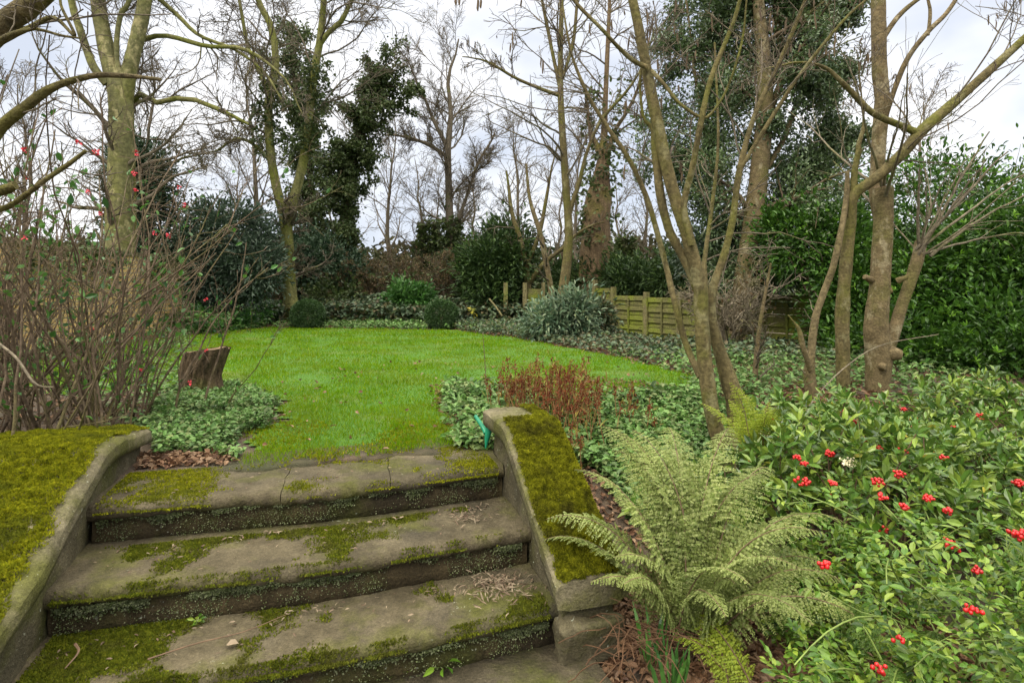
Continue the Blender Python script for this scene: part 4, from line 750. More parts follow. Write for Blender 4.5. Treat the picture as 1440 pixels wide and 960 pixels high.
for px, Y, lab in ((433, 12.35, 'clipped round box ball beside the forked tree'), (621, 12.2, 'clipped round box ball in front of the bright green evergreen')):
    b = gp(px, Y); root = thing('box_ball', lab, 'topiary', b); n = 9000; d = nrm(rng.normal(size=(n, 3))); r = .355*rng.uniform(.75, 1.03, n)**.5
    P = b+np.array([0, 0, .29])+d*r[:, None]*np.array([1, 1, .95])*(1+.05*(fbm(d*3, 1, 2)-.5))[:, None]; P = P[P[:, 2] > b[2]]; g = G()
    leaves(g, P, nrm(P-b-np.array([0, 0, .3]))+rng.normal(size=P.shape)*.5, .035, .022, 'fold'); part('foliage', g, M['box'], root)
    st = np.stack([b+np.array([0, 0, .3])*i/3 for i in range(4)])[None]; g = G(); tubes(g, st, np.full((1, 4), .03), 6); part('stem', g, M['twig_dark'], root)
bush('yew_bush', 'large blue-black evergreen bush at the end of the brick wall', 'bush', [B(322, 345, 12.6, 55, 70, 9000, 70, .20), B(300, 390, 12.4, 50, 45, 4000, 40, .18), B(350, 380, 12.2, 42, 42, 4000, 40, .18)], 'bluebush', .11, .045, gp(325, 12.6))
bush('evergreen_bush', 'dark round evergreen half hidden behind the plane tree trunk', 'bush', [B(205, 255, 12.5, 34, 55, 6000, 45, .22), B(210, 340, 12.5, 50, 70, 5000, 40, .25)], 'yew', .10, .05, gp(205, 12.5))
bush('evergreen_bush', 'deep green evergreen mass between the forked tree and the ivy-clad trunk', 'bush', [B(450, 390, 16, 60, 50, 7000, 60, .25), B(395, 375, 17, 60, 60, 6000, 50, .28)], 'yew', .13, .07, gp(445, 16))
bush('evergreen_bush', 'bright green evergreen shrub left of the right-hand box ball', 'bush', [B(576, 425, 14.2, 32, 26, 3600, 40, .13)], 'greenrh', .14, .05, gp(576, 14.2))
bush('evergreen_bush', 'low glossy green shrub right behind the left-hand box ball', 'bush', [B(470, 420, 15, 40, 22, 2600, 30, .15)], 'ivyfar', .12, .06, gp(470, 15))
bush('rhododendron', 'grey-green rhododendron mound in front of the fence', 'rhododendron', [B(790, 452, 9.7, 42, 26, 3400, 44, .11), B(812, 440, 9.5, 28, 26, 1800, 24, .11), B(768, 452, 9.4, 26, 20, 1100, 18, .10)], 'rhodo', .105, .034, gp(792, 9.6), up=.9)
bush('evergreen_bush', 'small dark ivy bush between the rhododendron and the first fence post', 'bush', [B(845, 452, 10.2, 18, 28, 1100, 18, .10)], 'bluebed', .10, .05, gp(845, 10.2))
bush('conifer', 'dark spreading conifer beside the wooden gate', 'conifer', [B(700, 375, 14.6, 42, 38, 7000, 45, .24), B(720, 345, 15, 28, 32, 3000, 24, .22), B(690, 415, 14.2, 26, 28, 2500, 24, .2)], 'conifer', .16, .05, gp(702, 14.6), up=.5)
bush('conifer_hedge', 'dark drooping conifer hedge overhanging the fence', 'hedge', [B(830, 393, 14.8, 55, 20, 5000, 50, .2), B(905, 395, 14, 60, 20, 5500, 55, .2), B(965, 388, 13, 45, 26, 3500, 40, .2), B(900, 425, 15.2, 110, 30, 5000, 60, .25)], 'conifer', .15, .045, gp(895, 14.6), up=.4, nstem=26)
def thicket(label, c, rad, n, mat='twig', leafn=0, group=None, h=None):
    base = np.array([c[0], c[1], float(gz(c[0], c[1]))]); root = thing('bare_shrub', label, 'shrub', base, group)
    a = rng.uniform(0, 6.28, n); r = np.sqrt(rng.uniform(0, 1, n)); st = np.stack([c[0]+np.cos(a)*r*rad*.5, c[1]+np.sin(a)*r*rad*.4], -1); st = np.append(st, gz(st[:, 0], st[:, 1])[:, None], 1)
    d = nrm(np.stack([np.cos(a)*.45*r, np.sin(a)*.45*r, np.ones(n)], -1)+rng.normal(size=(n, 3))*.15); L = (h or rad*1.3)*rng.uniform(.5, 1., n); k = 9; pts = [st]
    for _ in range(k-1): d = nrm(d+rng.normal(size=(n, 3))*.12); pts.append(pts[-1]+d*(L/(k-1))[:, None])
    P = np.stack(pts, 1); R = .012*np.linspace(1, .3, k)[None].repeat(n, 0); g = G(); tubes(g, P, R, 4)
    b = grow(P, R, 7, t0=.2, ang=(25, 65), ln=(.25, .5), k=6, up=.05, wig=.2, rr=.6, rmin=.005); tubes(g, *b, 3)
    e = grow(*b, 5, t0=.1, ang=(25, 65), ln=(.35, .6), k=4, up=.02, wig=.22, rr=.7, rmin=.004); tubes(g, *e, 3); part('branches', g, M[mat], root)
    if leafn:
        q, dd = scatter_on(*e, leafn, .03); g = G(); leaves(g, q, dd+rng.normal(size=q.shape)*.6, .07, .04, 'fold'); part('withered_leaves', g, M['brownleaf'], root)
for lab, px, Y, rad, n, lf in (('brown twiggy shrub behind the left-hand box ball', 505, 15.5, 1.0, 34, 3500), ('tangled brown shrub behind the bright green evergreen', 560, 16.5, 1.3, 40, 4500),
                               ('reddish brown bare shrub behind the right-hand box ball', 640, 15.5, 1.15, 40, 4500), ('bare twiggy shrub in the shade left of the forked tree trunk', 385, 15, .9, 30, 1500)):
    p = gp(px, Y); thicket(lab, (p[0], p[1]), rad, n, 'twig', lf, h=rad*1.35)
p = gp(1025, 8.3); thicket('heap of tangled tan bramble stems against the fence', (p[0], p[1]), .40, 44, 'twig_pale', 200, h=1.35)
# a far wood that reads as one mass, closing the view
g = G()
nn = 30000; X = rng.uniform(-34, 30, nn); Y = rng.uniform(27, 36, nn); hz_ = 2.2+1.6*fbm(np.stack([X, 0*X, 0*X], -1), .5, 3); Z = gz(X, Y)+rng.uniform(0, 1, nn)**1.2*hz_
leaves(g, np.stack([X, Y, Z], -1), rng.normal(size=(nn, 3))+np.array([0, 0, .3]), .42, .2, 'fold')
single('far_wood', g, leafmat('far_wood_leaf', [(.03, .045, .02), (.06, .06, .03), (.09, .075, .045), (.035, .05, .025)], .7, .2, .1), kind='stuff')
# laurels on the right
def tips_of(mat, L, Wd, per, n, zoff=.02):
    def f(root, tips): pass
    return f
def laurel(label, blobs, base, ntip):
    r = bush('laurel', label, 'laurel', blobs, 'laurel', .09, .038, base, up=.8, nstem=16)
    g = G()
    for c, rad, n, cl, cr in blobs:
        d = nrm(rng.normal(size=(ntip, 3))+np.array([-.3, -.9, .5])); P = np.asarray(c)+d*np.asarray(rad)*rng.uniform(.95, 1.22, ntip)[:, None]; P = P[P[:, 2] > .1]
        Q = np.repeat(P, 5, 0); leaves(g, Q, rng.normal(size=Q.shape)*.8+np.array([0, 0, .8]), .075, .024, 'fold')
    part('young_shoots', g, M['laurel_tip'], r, kind='stuff')
laurel('broad dark cherry laurel filling the right edge behind the sawn trunk', [B(1330, 440, 7.6, 130, 105, 17000, 150, .17), B(1420, 400, 7., 100, 110, 13000, 120, .17), B(1300, 300, 8.4, 90, 70, 5000, 60, .24), B(1290, 500, 7.0, 110, 60, 8000, 90, .16), B(1420, 500, 6.4, 110, 70, 9000, 90, .16), B(1410, 290, 8.2, 70, 55, 2600, 30, .24)], gp(1350, 7.6), 26)
laurel('dark laurel overhanging the right fence panel behind the thin leaning stem', [B(1155, 345, 8.3, 70, 45, 6500, 70, .17), B(1205, 440, 7.8, 50, 90, 6500, 70, .18), B(1112, 335, 8.8, 45, 38, 3200, 40, .16), B(1200, 520, 7.2, 45, 45, 3000, 35, .16)], gp(1180, 7.9), 14)
bush('evergreen_bush', 'grey-blue evergreen bush at the foot of the holly', 'bush', [B(1010, 350, 10.5, 55, 30, 3200, 40, .18), B(1060, 335, 10.3, 45, 30, 2400, 30, .18)], 'bluebush', .10, .045, gp(1030, 10.5))
# ------------------------------------------------------------------ garden wall, fence, gate
def box(g, c, s, ax=(1, 0), tilt=0.):
    ax = np.array([ax[0], ax[1], 0.]); ay = np.array([-ax[1], ax[0], 0.]); az = np.array([0, 0, 1.]); ay2 = ay*math.cos(tilt)+az*math.sin(tilt); az2 = az*math.cos(tilt)-ay*math.sin(tilt)
    V = np.array([c+ax*s[0]/2*i+ay2*s[1]/2*j+az2*s[2]/2*k for i in (-1, 1) for j in (-1, 1) for k in (-1, 1)])
    g.add(V, [[0, 1, 3, 2], [4, 6, 7, 5], [0, 4, 5, 1], [2, 3, 7, 6], [0, 2, 6, 4], [1, 5, 7, 3]])
w0 = np.array([-6.0, 4.0]); w1 = np.array([-6.75, 11.4]); ln = np.linalg.norm(w1-w0); ax = (w1-w0)/ln
wall = thing('brick_wall', 'old yellow stock-brick garden wall behind the left thicket', 'wall', (w0[0], w0[1], 0))
g = G(); box(g, np.array([*((w0+w1)/2), .60]), (ln, .24, 1.62), ax); part('wall', g, M['brick'], wall)
g = G(); box(g, np.array([*((w0+w1)/2), 1.445]), (ln+.04, .30, .07), ax); part('coping', g, M['coping'], wall)
n = 2000; t_ = rng.uniform(0, 1, n)**.6; b_ = w0+(w1-w0)*t_[:, None]; hh_ = np.clip(1.5-np.abs(rng.normal(size=n))*.45*(.4+fbm(np.append(b_, b_[:, :1]*0, 1), .9, 2)), .1, 1.56)
P = np.stack([b_[:, 0]+.16+rng.uniform(0, .10, n), b_[:, 1], hh_], -1); kq = fbm(P, 1.5, 3)+.15*rng.uniform(size=n) > .56; P = P[kq]; g = G(); leaves(g, P, rng.normal(size=P.shape)*.6+np.array([.6, -.2, -.3]), .08, .06, 'fold', .2, .4); part('ivy', g, M['ivyfar'], wall)
f0 = np.array([2.32, 13.]); fd = np.array([2.13, -3.5]); fl = np.linalg.norm(fd); fax = fd/fl
fence = thing('wooden_fence', 'low green-stained slatted wooden fence along the right boundary', 'fence', (*f0, -.25))
ss = [-.16, .0, .254, .48, .70, .925, 1.16, 1.4]
for s in ss:
    c = f0+fd*s; zb = float(gz(*c)); g = G(); box(g, np.array([*c, zb+.44]), (.095, .095, 1.3), fax); V = np.array([[c[0], c[1], zb+1.13]])
    part('post', g, M['post'], fence)
for a, b in zip(ss[:-1], ss[1:]):
    g = G(); A = f0+fd*a+fax*.055; Bq = f0+fd*b-fax*.055; m = (A+Bq)/2; L = np.linalg.norm(Bq-A); zb = float(gz(*m))
    for i in range(9):
        off = np.array([-fax[1], fax[0]])*(.012 if i % 2 else -.012); box(g, np.array([*(m+off), zb+.08+.106*i+rng.normal()*.004]), (L, .012, .100), fax, -.20)
    for fr in (.0, .5, 1.): c = A+(Bq-A)*fr; off = np.array([fax[1], -fax[0]])*.035; box(g, np.array([*(c+off), zb+.49]), (.04, .02, .90), fax)
    part('slat_panel', g, M['fence'], fence)
gate = thing('wooden_gate', 'small weathered wooden gate and posts under the dark conifer', 'gate', gp(735, 13.6))
for px, w in ((711, .10), (738, .10), (764, .08)):
    b = gp(px, 13.6); g = G(); box(g, b+np.array([0, 0, .40]), (w, .09, 1.05)); part('post', g, M['post'], gate)
g = G(); a, b = gp(742, 13.62), gp(761, 13.62)
for i in range(8): box(g, (a+b)/2+np.array([0, .01*(i % 2), .02+.1*i]), (b[0]-a[0], .014, .104))
part('slat_panel', g, M['fence'], gate)
g = G(); q = spline([(*at(688, 420, 13.3), .02), (*at(697, 431, 13.2), .02), (*at(706, 444, 13.1), .02)], 5); tubes(g, q[None, :, :3], q[None, :, 3], 6, True)
single('wooden_stake', g, M['post'], 'weathered stake leaning against the left gate post', 'stake', loc=at(706, 444, 13.1))
# ------------------------------------------------------------------ stump
stump = thing('tree_stump', 'leaning rough-barked tree stump at the left edge of the lawn', 'stump', gp(285, 4.7))
b = gp(280, 4.7); q = spline([(*(b+np.array([-.04, 0, -.05])), .235), (*(b+np.array([-.0, 0, .08])), .165), (*(b+np.array([.03, 0, .22])), .165), (*(b+np.array([.075, 0, .365])), .168)], 12); g = G(); th_ = np.arange(90)/90*2*np.pi; q = spline([q[0], q[4], q[8], q[-1]], 26)
rid = vnoise(np.stack([np.cos(th_)*6+0*q[:, :1], np.sin(th_)*6+0*q[:, :1], q[:, 2:3]*5+0*th_], -1)); rid = rid+.5*vnoise(np.stack([np.cos(th_)*14+0*q[:, :1], np.sin(th_)*14+0*q[:, :1], q[:, 2:3]*12+0*th_], -1))
rr_ = q[:, 3:4]*(.80+.26*rid)*(1+.12*np.cos(th_*2+1)); Vs = q[:, None, :3]+rr_[..., None]*np.stack([np.cos(th_), np.sin(th_), .10*np.cos(th_)], -1); Vs[-1, :, 2] += .03*(vnoise(np.stack([th_*3, 0*th_, 0*th_], -1))-.5)
i_ = np.arange(26*90).reshape(26, 90); g.add(Vs, np.stack([i_[:-1], np.roll(i_, -1, 1)[:-1], np.roll(i_, -1, 1)[1:], i_[1:]], -1).reshape(-1, 4)); part('trunk', g, M['stumpbark'], stump, True)
g = G(); rim = Vs[-1]-np.array([0, 0, .006]); cen = rim.mean(0); mid = cen+(rim-cen)*.55; mid[:, 2] += .012*(vnoise(mid*30)-.5); V = np.concatenate([rim, mid, cen[None]]); aa = np.arange(90); bb = (aa+1) % 90; g.add(V, np.stack([aa, bb, bb+90, aa+90], -1), np.stack([aa+90, bb+90, np.full(90, 180)], -1)); part('cut_top', g, M['cutwood'], stump, True)
# ------------------------------------------------------------------ left thicket of flowering quince
def quince(label, c, n, spread, h, leafn, flowers, lean, twn=4):
    base = np.array([c[0], c[1], float(gz(*c))]); root = thing('flowering_shrub', label, 'shrub', base)
    st = np.stack([c[0]+rng.normal(size=n)*spread*.45, c[1]+rng.normal(size=n)*spread*.35], -1); st = np.append(st, gz(st[:, 0], st[:, 1])[:, None]-.02, 1)
    d = nrm(np.stack([rng.normal(size=n)*.28+lean, rng.normal(size=n)*.25, np.ones(n)], -1)); L = h*rng.uniform(.55, 1.1, n); k = 14; pts = [st]
    for _ in range(k-1): d = nrm(d+rng.normal(size=(n, 3))*.085+np.array([0, 0, .02])); pts.append(pts[-1]+d*(L/(k-1))[:, None])
    P = np.stack(pts, 1); R = (rng.uniform(.004, .011, n)[:, None])*np.linspace(1, .35, k)[None]; g = G(); tubes(g, P, R, 6, False, .2)
    b = grow(P, R, twn, t0=.12, ang=(20, 60), ln=(.2, .5), k=8, up=.08, wig=.15, rr=.6, rmin=.0018); tubes(g, *b, 4)
    e = grow(*b, 4, t0=.15, ang=(25, 65), ln=(.3, .6), k=5, up=.05, wig=.18, rr=.7, rmin=.0013); tubes(g, *e, 3); part('stems', g, M['twig_dark'], root, True)
    g = G(); q, dd = scatter_on(*b, leafn, .01); leaves(g, q, dd+rng.normal(size=q.shape)*.6, .05, .028, 'fold', .2, .6); part('foliage', g, M['bramble'], root)
    for px, py, Y in flowers:
        o = at(px, py, Y); g = G(); m = 7; dd = rng.normal(size=(m, 3))+np.array([0, -.5, .2]); leaves(g, o+nrm(dd)*.003, dd, .014*rng.uniform(.7, 1.3), .013, 'fold', .3, .3); part('flower', g, M['petal'], root)
    return root
fl = [(36, 211), (124, 270), (142, 301), (218, 328), (193, 215), (188, 244), (193, 269), (36, 335), (110, 201), (135, 215), (260, 289), (252, 264), (237, 331), (39, 250), (185, 473), (290, 422), (129, 463), (290, 491), (267, 538), (200, 620-100), (70, 440), (238, 332)]
quince('dense flowering quince thicket with a few coral blossoms, nearest the left side wall', (-2.75, 3.1), 74, .74, 1.95, 480, [(a, b, 2.75) for a, b in fl[:10]], .03)
quince('right-hand flowering quince with thin bare stems beside the stump', (-2.66, 3.75), 34, .48, 1.35, 330, [(a, b, 3.35) for a, b in fl[10:]], .02)
quince('tall bare-stemmed shrub at the far left edge of the picture', (-3.5, 3.5), 34, .6, 1.9, 330, [], -.03)
quince('airy bare shrub with long pale shoots in front of the brick wall', (-5.3, 7.2), 20, .9, 1.9, 260, [], .0)
quince('low tangle of bare shoots at the end of the brick wall', (-5.7, 10.6), 16, .7, .7, 160, [], .0)
# pale dry cane bent in front of the thicket
g = G(); q = spline([(*at(-20, 470, 2.35), .005), (*at(20, 500, 2.3), .005), (*at(45, 535, 2.28), .0045), (*at(58, 543, 2.28), .004), (*at(75, 544, 2.3), .003)], 16); tubes(g, q[None, :, :3], q[None, :, 3], 6); single('dry_cane', g, M['twig_pale'], 'pale dry cane bent over in front of the left thicket', 'cane', loc=at(75, 544, 2.3))
g = G(); q = spline([(*at(1118, 600, 4.3), .006), (*at(1150, 555, 4.5), .0055), (*at(1190, 515, 4.7), .005), (*at(1240, 485, 4.85), .0045), (*at(1320, 470, 5.0), .003)], 18); tubes(g, q[None, :, :3], q[None, :, 3], 6); single('dry_cane', g, M['twig_pale'], 'long pale cane arching across the base of the sawn trunk', 'cane', loc=at(1118, 600, 4.3))
# ------------------------------------------------------------------ ground cover
def bed(polypx, n, L, Wd, mat, name, zspan=(.01, .10), zref=0., thr=.0, dupz=None, ymax=99):
    poly = np.array([at(px, py, (EYE-zref)*F/(py-HZ))[:2] for px, py in polypx]); lo, hi = poly.min(0), poly.max(0); p = rng.uniform(lo, hi, (n, 2)); p = p[inpoly(p, densify(poly, 4, .06))]
    f = fbm(np.append(p, p[:, :1]*0, 1), 2.5, 3); p = p[f+.25*rng.uniform(size=len(p)) > thr]; z = gz(p[:, 0], p[:, 1])+rng.uniform(*zspan, len(p))*(.4+1.2*fbm(np.append(p, p[:, :1]*0, 1), 3, 2))
    P = np.append(p, z[:, None], 1); g = G(); leaves(g, P, rng.normal(size=P.shape)*np.array([1, 1, .3]), L, Wd, 'fold', .2, 1.2); single(name, g, M[mat], kind='stuff')
bed([(205, 640), (215, 580), (250, 545), (335, 545), (388, 560), (402, 592), (350, 618), (330, 650)], 26000, .036, .020, 'ivybed', 'ground_cover', (.005, .075), 0, .44)
bed([(180, 620), (100, 560), (230, 480), (260, 470), (300, 540), (250, 600)], 12000, .05, .03, 'ivybed', 'ground_cover', (.01, .08), 0, .5)
bed([(615, 575), (630, 548), (700, 545), (720, 555), (820, 555), (880, 556), (980, 545), (1060, 570), (1060, 650), (900, 640), (760, 590), (680, 640), (655, 625), (640, 600)], 42000, .048, .030, 'ivybed', 'ground_cover', (.01, .10), 0, .40)
def fill(n, y0, y1, side, L, Wd, mat, thr, zs, name='ground_cover', dens=1.):
    """scatter over the bed between the lawn and the right or left boundary"""
    Y = np.sqrt(rng.uniform(y0*y0, y1*y1, n)); X = Y*(rng.uniform(-.1, 1.0, n) if side > 0 else rng.uniform(-1., -.2, n)); p = np.stack([X, Y], -1)
    v = -X*SU+Y*CU; u = X*CU+Y*SU; k = ~inpoly(p, LD) & ((v > 3.0) | (u > 1.15) | (u < -1.6)); 
    if side > 0: s_ = (X-f0_[0])/fd_[0]; k &= (Y < f0_[1]+fd_[1]*s_+.1) | (X < .3)
    p = p[k]; q3 = np.append(p, p[:, :1]*0, 1); p = p[fbm(q3, 2.3, 3)+.25*rng.uniform(size=len(p)) > thr]; q3 = np.append(p, p[:, :1]*0, 1)
    P = np.append(p, (gz(p[:, 0], p[:, 1])+rng.uniform(*zs, len(p))*(.3+1.4*fbm(q3, 3, 2)))[:, None], 1)
    return P
f0_ = np.array([2.32, 13.]); fd_ = np.array([2.13, -3.5])
for n, y0, y1, sd, L, Wd, mat, thr, zs in ((38000, 6.5, 12.9, 1, .075, .045, 'bluebed', .44, (.01, .16)), (16000, 4.2, 7.5, 1, .06, .034, 'ivybed', .50, (.01, .12)), (20000, 5, 12.7, -1, .075, .045, 'ivybed', .50, (.01, .14))):
    P = fill(n, y0, y1, sd, L, Wd, mat, thr, zs); g = G(); leaves(g, P, rng.normal(size=P.shape)*np.array([1, 1, .3]), L, Wd, 'fold', .2, 1.2); single('ground_cover', g, M[mat], kind='stuff')
g = G()
for sd, n in ((1, 26000), (-1, 9000)):
    P = fill(n, 3.6, 13, sd, 0, 0, '', .30, (.004, .03)); leaves(g, P, rng.normal(size=P.shape)*np.array([1, 1, .25]), .06, .032, 'fold', .25)
single('leaf_litter', g, M['litter'], kind='stuff')
bed([(380, 460.5), (430, 461), (640, 464), (740, 475), (770, 460), (700, 452), (560, 449), (440, 450)], 20000, .08, .05, 'ivybed', 'ground_cover', (.01, .10), 0, .40)
def bank(n, x0, x1, y0, y1, mat, L, Wd, zs):
    X = rng.uniform(x0, x1, n); Y = rng.uniform(y0, y1, n); P = np.stack([X, Y, gz(X, Y)+rng.uniform(*zs, n)*(.3+1.3*fbm(np.stack([X, Y, 0*X], -1), 1.2, 3))], -1); P = P[fbm(P, 1.3, 3)+.2*rng.uniform(size=n) > .45]; g = G(); leaves(g, P, rng.normal(size=P.shape)*np.array([1, 1, .4]), L, Wd, 'fold', .2, 1.); single('ground_cover', g, M[mat], kind='stuff')
bank(30000, -6, 1.6, 13.2, 17.5, 'bluebed', .11, .08, (.01, .4))
bank(9000, -9., -5.5, 10.5, 14.5, 'bramble', .09, .06, (.01, .4))
bank(12000, -9, 9, 15, 22, 'ivyfar', .16, .10, (.01, .9))
# leaf litter on the beds
def litter_patch(poly, n, zref, L=.05, Wd=.03):
    pl = np.array([at(px, py, (EYE-zref)*F/(py-HZ))[:2] for px, py in poly]); p = rng.uniform(pl.min(0), pl.max(0), (n, 2)); p = p[inpoly(p, pl)]; return np.append(p, (gz(p[:, 0], p[:, 1])+rng.uniform(.003, .02, len(p)))[:, None], 1)
g = G()
for poly, n, zr in (([(195, 660), (190, 640), (330, 640), (325, 652)], 500, 0), ([(640, 640), (600, 560), (820, 545), (1080, 560), (1080, 680), (860, 690), (700, 600), (690, 640)], 6000, -.1), ([(840, 960), (860, 820), (1000, 780), (1250, 800), (1440, 960)], 9000, -.42),
                    ([(700, 482), (860, 500), (1120, 540), (1130, 510), (900, 480), (760, 470)], 2500, -.1), ([(1040, 580), (1120, 545), (1220, 560), (1200, 620)], 2500, -.1), ([(330, 470), (380, 462), (430, 461), (420, 445), (350, 450)], 1500, 0), ([(560, 458), (640, 462), (740, 476), (760, 468), (650, 456)], 900, 0)):
    P = litter_patch(poly, n*3, zr); P = P[:n]; leaves(g, P, rng.normal(size=P.shape)*np.array([1, 1, .22]), .042, .022, 'fold', .25)
n = 170; p = np.stack([rng.uniform(-2.2, 1.4, n), rng.uniform(2.9, 6.5, n)], -1); p = p[inpoly(p, LD)]; P = np.append(p, np.full((len(p), 1), .035), 1); leaves(g, P, rng.normal(size=P.shape)*np.array([1, 1, .2]), .04, .025, 'fold')
single('leaf_litter', g, M['litter'], kind='stuff')
# ------------------------------------------------------------------ astilbe: dry rusty plumes
ast = thing('astilbe_clump', 'clump of dried rust-red astilbe stems behind the right side wall', 'perennial', (.38, 3.85, 0))
n = 150; x = np.concatenate([rng.normal(.28, .19, 132), rng.uniform(.3, 1.0, 18)]); y = 4.0+rng.normal(size=n)*.22; b = np.stack([x, y, gz(x, y)], -1); h = rng.uniform(.22, .46, n)*np.where(x > .7, .7, 1.)
d = nrm(np.stack([rng.normal(size=n)*.12, rng.normal(size=n)*.12, np.ones(n)], -1)); k = 7; pts = [b]
for _ in range(k-1): d = nrm(d+rng.normal(size=(n, 3))*.06); pts.append(pts[-1]+d*(h/(k-1))[:, None])
P = np.stack(pts, 1); g = G(); tubes(g, P, np.linspace(.0035, .002, k)[None].repeat(n, 0), 4); part('stems', g, M['stem_red'], ast)
g = G(); m = 26; t = rng.uniform(.66, 1.0, (n, m)); f = t*(k-1); j = np.clip(f.astype(int), 0, k-2); w = (f-j)[..., None]; q = P[np.arange(n)[:, None], j]*(1-w)+P[np.arange(n)[:, None], j+1]*w
q = q+rng.normal(size=q.shape)*np.array([.013, .013, .006])*(1.25-t)[..., None]*1.6; qq = q.reshape(-1, 3); leaves(g, qq, rng.normal(size=qq.shape)*.6+np.array([0, 0, .5]), .022, .009, 'fold'); part('plumes', g, M['astilbe'], ast)
g = G(); n2 = 900; q, dd = scatter_on(P, None, n2, .02, 0); leaves(g, q, dd+rng.normal(size=q.shape)*.5, .05, .010, 'fold'); part('foliage', g, leafmat('yellowing_blade', [(.22, .26, .04), (.28, .22, .05), (.20, .10, .04)], .5, .3, .3), ast)
g = G(); a = at(683, 548, 4.9); q = spline([(*at(684, 540, 4.9), .004), (*at(682, 510, 4.9), .0035), (*at(679, 470, 4.9), .002)], 10); tubes(g, q[None, :, :3], q[None, :, 3], 5)
for tt in (4, 6, 8): pass
leaves(g, q[3:, :3].repeat(3, 0), rng.normal(size=(21, 3)), .018, .006, 'fold'); single('dry_stalk', g, M['twig_dark'], 'single dry seed stalk standing in the lawn left of the astilbe', 'stalk', loc=at(684, 540, 4.9))
g = G(); q = rng.normal(size=(14, 3))*.05+at(666, 436, 13.2); leaves(g, q, rng.normal(size=q.shape), .09, .05, 'fold'); st = np.stack([gp(668, 13.2), at(667, 448, 13.2), at(666, 436, 13.2)])[None]; tubes(g, st, np.full((1, 3), .006), 4)
single('yellow_seedling', g, M['yellowleaf'], 'small sprig with bright yellow leaves right of the right-hand box ball', 'plant', loc=gp(668, 13.2))
# ------------------------------------------------------------------ ferns
def fern(label, c, nf, L, mat, az=(0, 6.28), npin=26, el=(50, 82), droop=1.1, pinL=.22, fixed=None, Wp=.010):
    c = np.asarray(c, float); root = thing('fern', label, 'fern', c); g = G(); gs = G(); k = 22
    specs = fixed or [(rng.uniform(*az), rng.uniform(*el), L*rng.uniform(.7, 1.1)) for _ in range(nf)]
    for a, e, Lf in specs:
        e = math.radians(e); d = np.array([math.cos(a)*math.cos(e), math.sin(a)*math.cos(e), math.sin(e)]); s = Lf/(k-1); pts = [c+rng.normal(size=3)*np.array([.03, .03, 0])]
        hd = np.array([math.cos(a), math.sin(a), 0.])
        for i in range(k-1):
            fr = i/(k-1); d = nrm(d+(np.array([0, 0, -1.])*droop*.10+hd*.03)*fr*1.3+rng.normal(size=3)*.018); pts.append(pts[-1]+d*s)
        P = np.array(pts); tubes(gs, P[None], np.linspace(.0035, .001, k)[None], 4)
        t = np.linspace(.2, .985, npin); f = t*(k-1); j = np.clip(f.astype(int), 0, k-2); w = (f-j)[:, None]; q = P[j]*(1-w)+P[j+1]*w; tan = nrm(P[j+1]-P[j])
        side = nrm(np.cross(tan, np.array([0, 0, 1.])+.25*rng.normal(size=3))); nm = np.cross(side, tan)
        pl = Lf*pinL*np.sin(np.clip(.22+t*.80, 0, 1)**1.0*3.14159*.98)**.75*np.where(t < .45, .7+.6*t, 1.)
        for sg in (-1, 1):
            dirp = nrm(side*sg+tan*.42+nm*rng.uniform(-.15, .05, (npin, 1))+rng.normal(size=(npin, 3))*.07-np.array([0, 0, .12]))
            mp_ = 17; tt = np.linspace(.04, 1., mp_)[None, :, None]; curve = -np.array([0, 0, 1.])*(tt**2)*(pl[:, None, None]*.18)
            base = q[:, None]+dirp[:, None]*pl[:, None, None]*tt+curve
            for s2 in (-1, 1):
                dd = nrm(np.cross(nm, dirp))[:, None]*s2+dirp[:, None]*.55+rng.normal(size=base.shape)*.12; ll = (pl[:, None]*.15*(1.08-tt[..., 0])**.7+.0025)
                leaves(g, base.reshape(-1, 3), dd.reshape(-1, 3), ll.ravel(), np.maximum(ll.ravel()*.62, .004), 'quad', up=1.)
    part('fronds', g, M[mat], root); part('stalks', gs, M['stem_brown'] if mat != 'fern2' else M['stem_green'], root)
cF = np.array([.625, 2.03, -.44]); sp = []
for a, e, L in ((150, 66, .86), (165, 74, .95), (120, 76, 1.10), (100, 78, 1.12), (80, 76, 1.08), (55, 70, 1.05), (35, 62, .98), (15, 58, .95), (0, 55, .85), (-20, 62, .85), (-50, 66, .78), (-80, 68, .72), (180, 68, .66), (135, 80, 1.12), (110, 84, 1.2), (65, 82, 1.2), (30, 72, 1.05), (160, 78, 1.05), (10, 66, 1.1), (85, 80, 1.22), (145, 74, .8), (45, 76, 1.15), (-100, 76, .66), (-130, 72, .62), (200, 74, .7), (5, 70, .95), (-35, 76, .85), (-65, 80, .8)):
    sp.append((math.radians(a)+rng.normal()*.08, e+rng.normal()*2, L*.785))
fern('large pale green fern arching beside the right side wall', cF, 0, 1, 'fern', fixed=sp, npin=36, droop=1.35, pinL=.145)
fern('upright yellow-green fern at the foot of the near hazel', at(1068, 655, 3.0), 9, .42, 'fern3', npin=22, el=(60, 88), droop=.6, pinL=.2)
fern('low dark green fern under the rose at the lower right', at(1275, 960, 1.62), 6, .36, 'fern2', npin=24, el=(20, 55), droop=1.2, pinL=.17)
fern('small yellow-green fern on the leaf litter below the large fern', np.array([.74, 1.78, -.44]), 6, .34, 'fern3', npin=20, el=(30, 60), droop=1.2, pinL=.2)
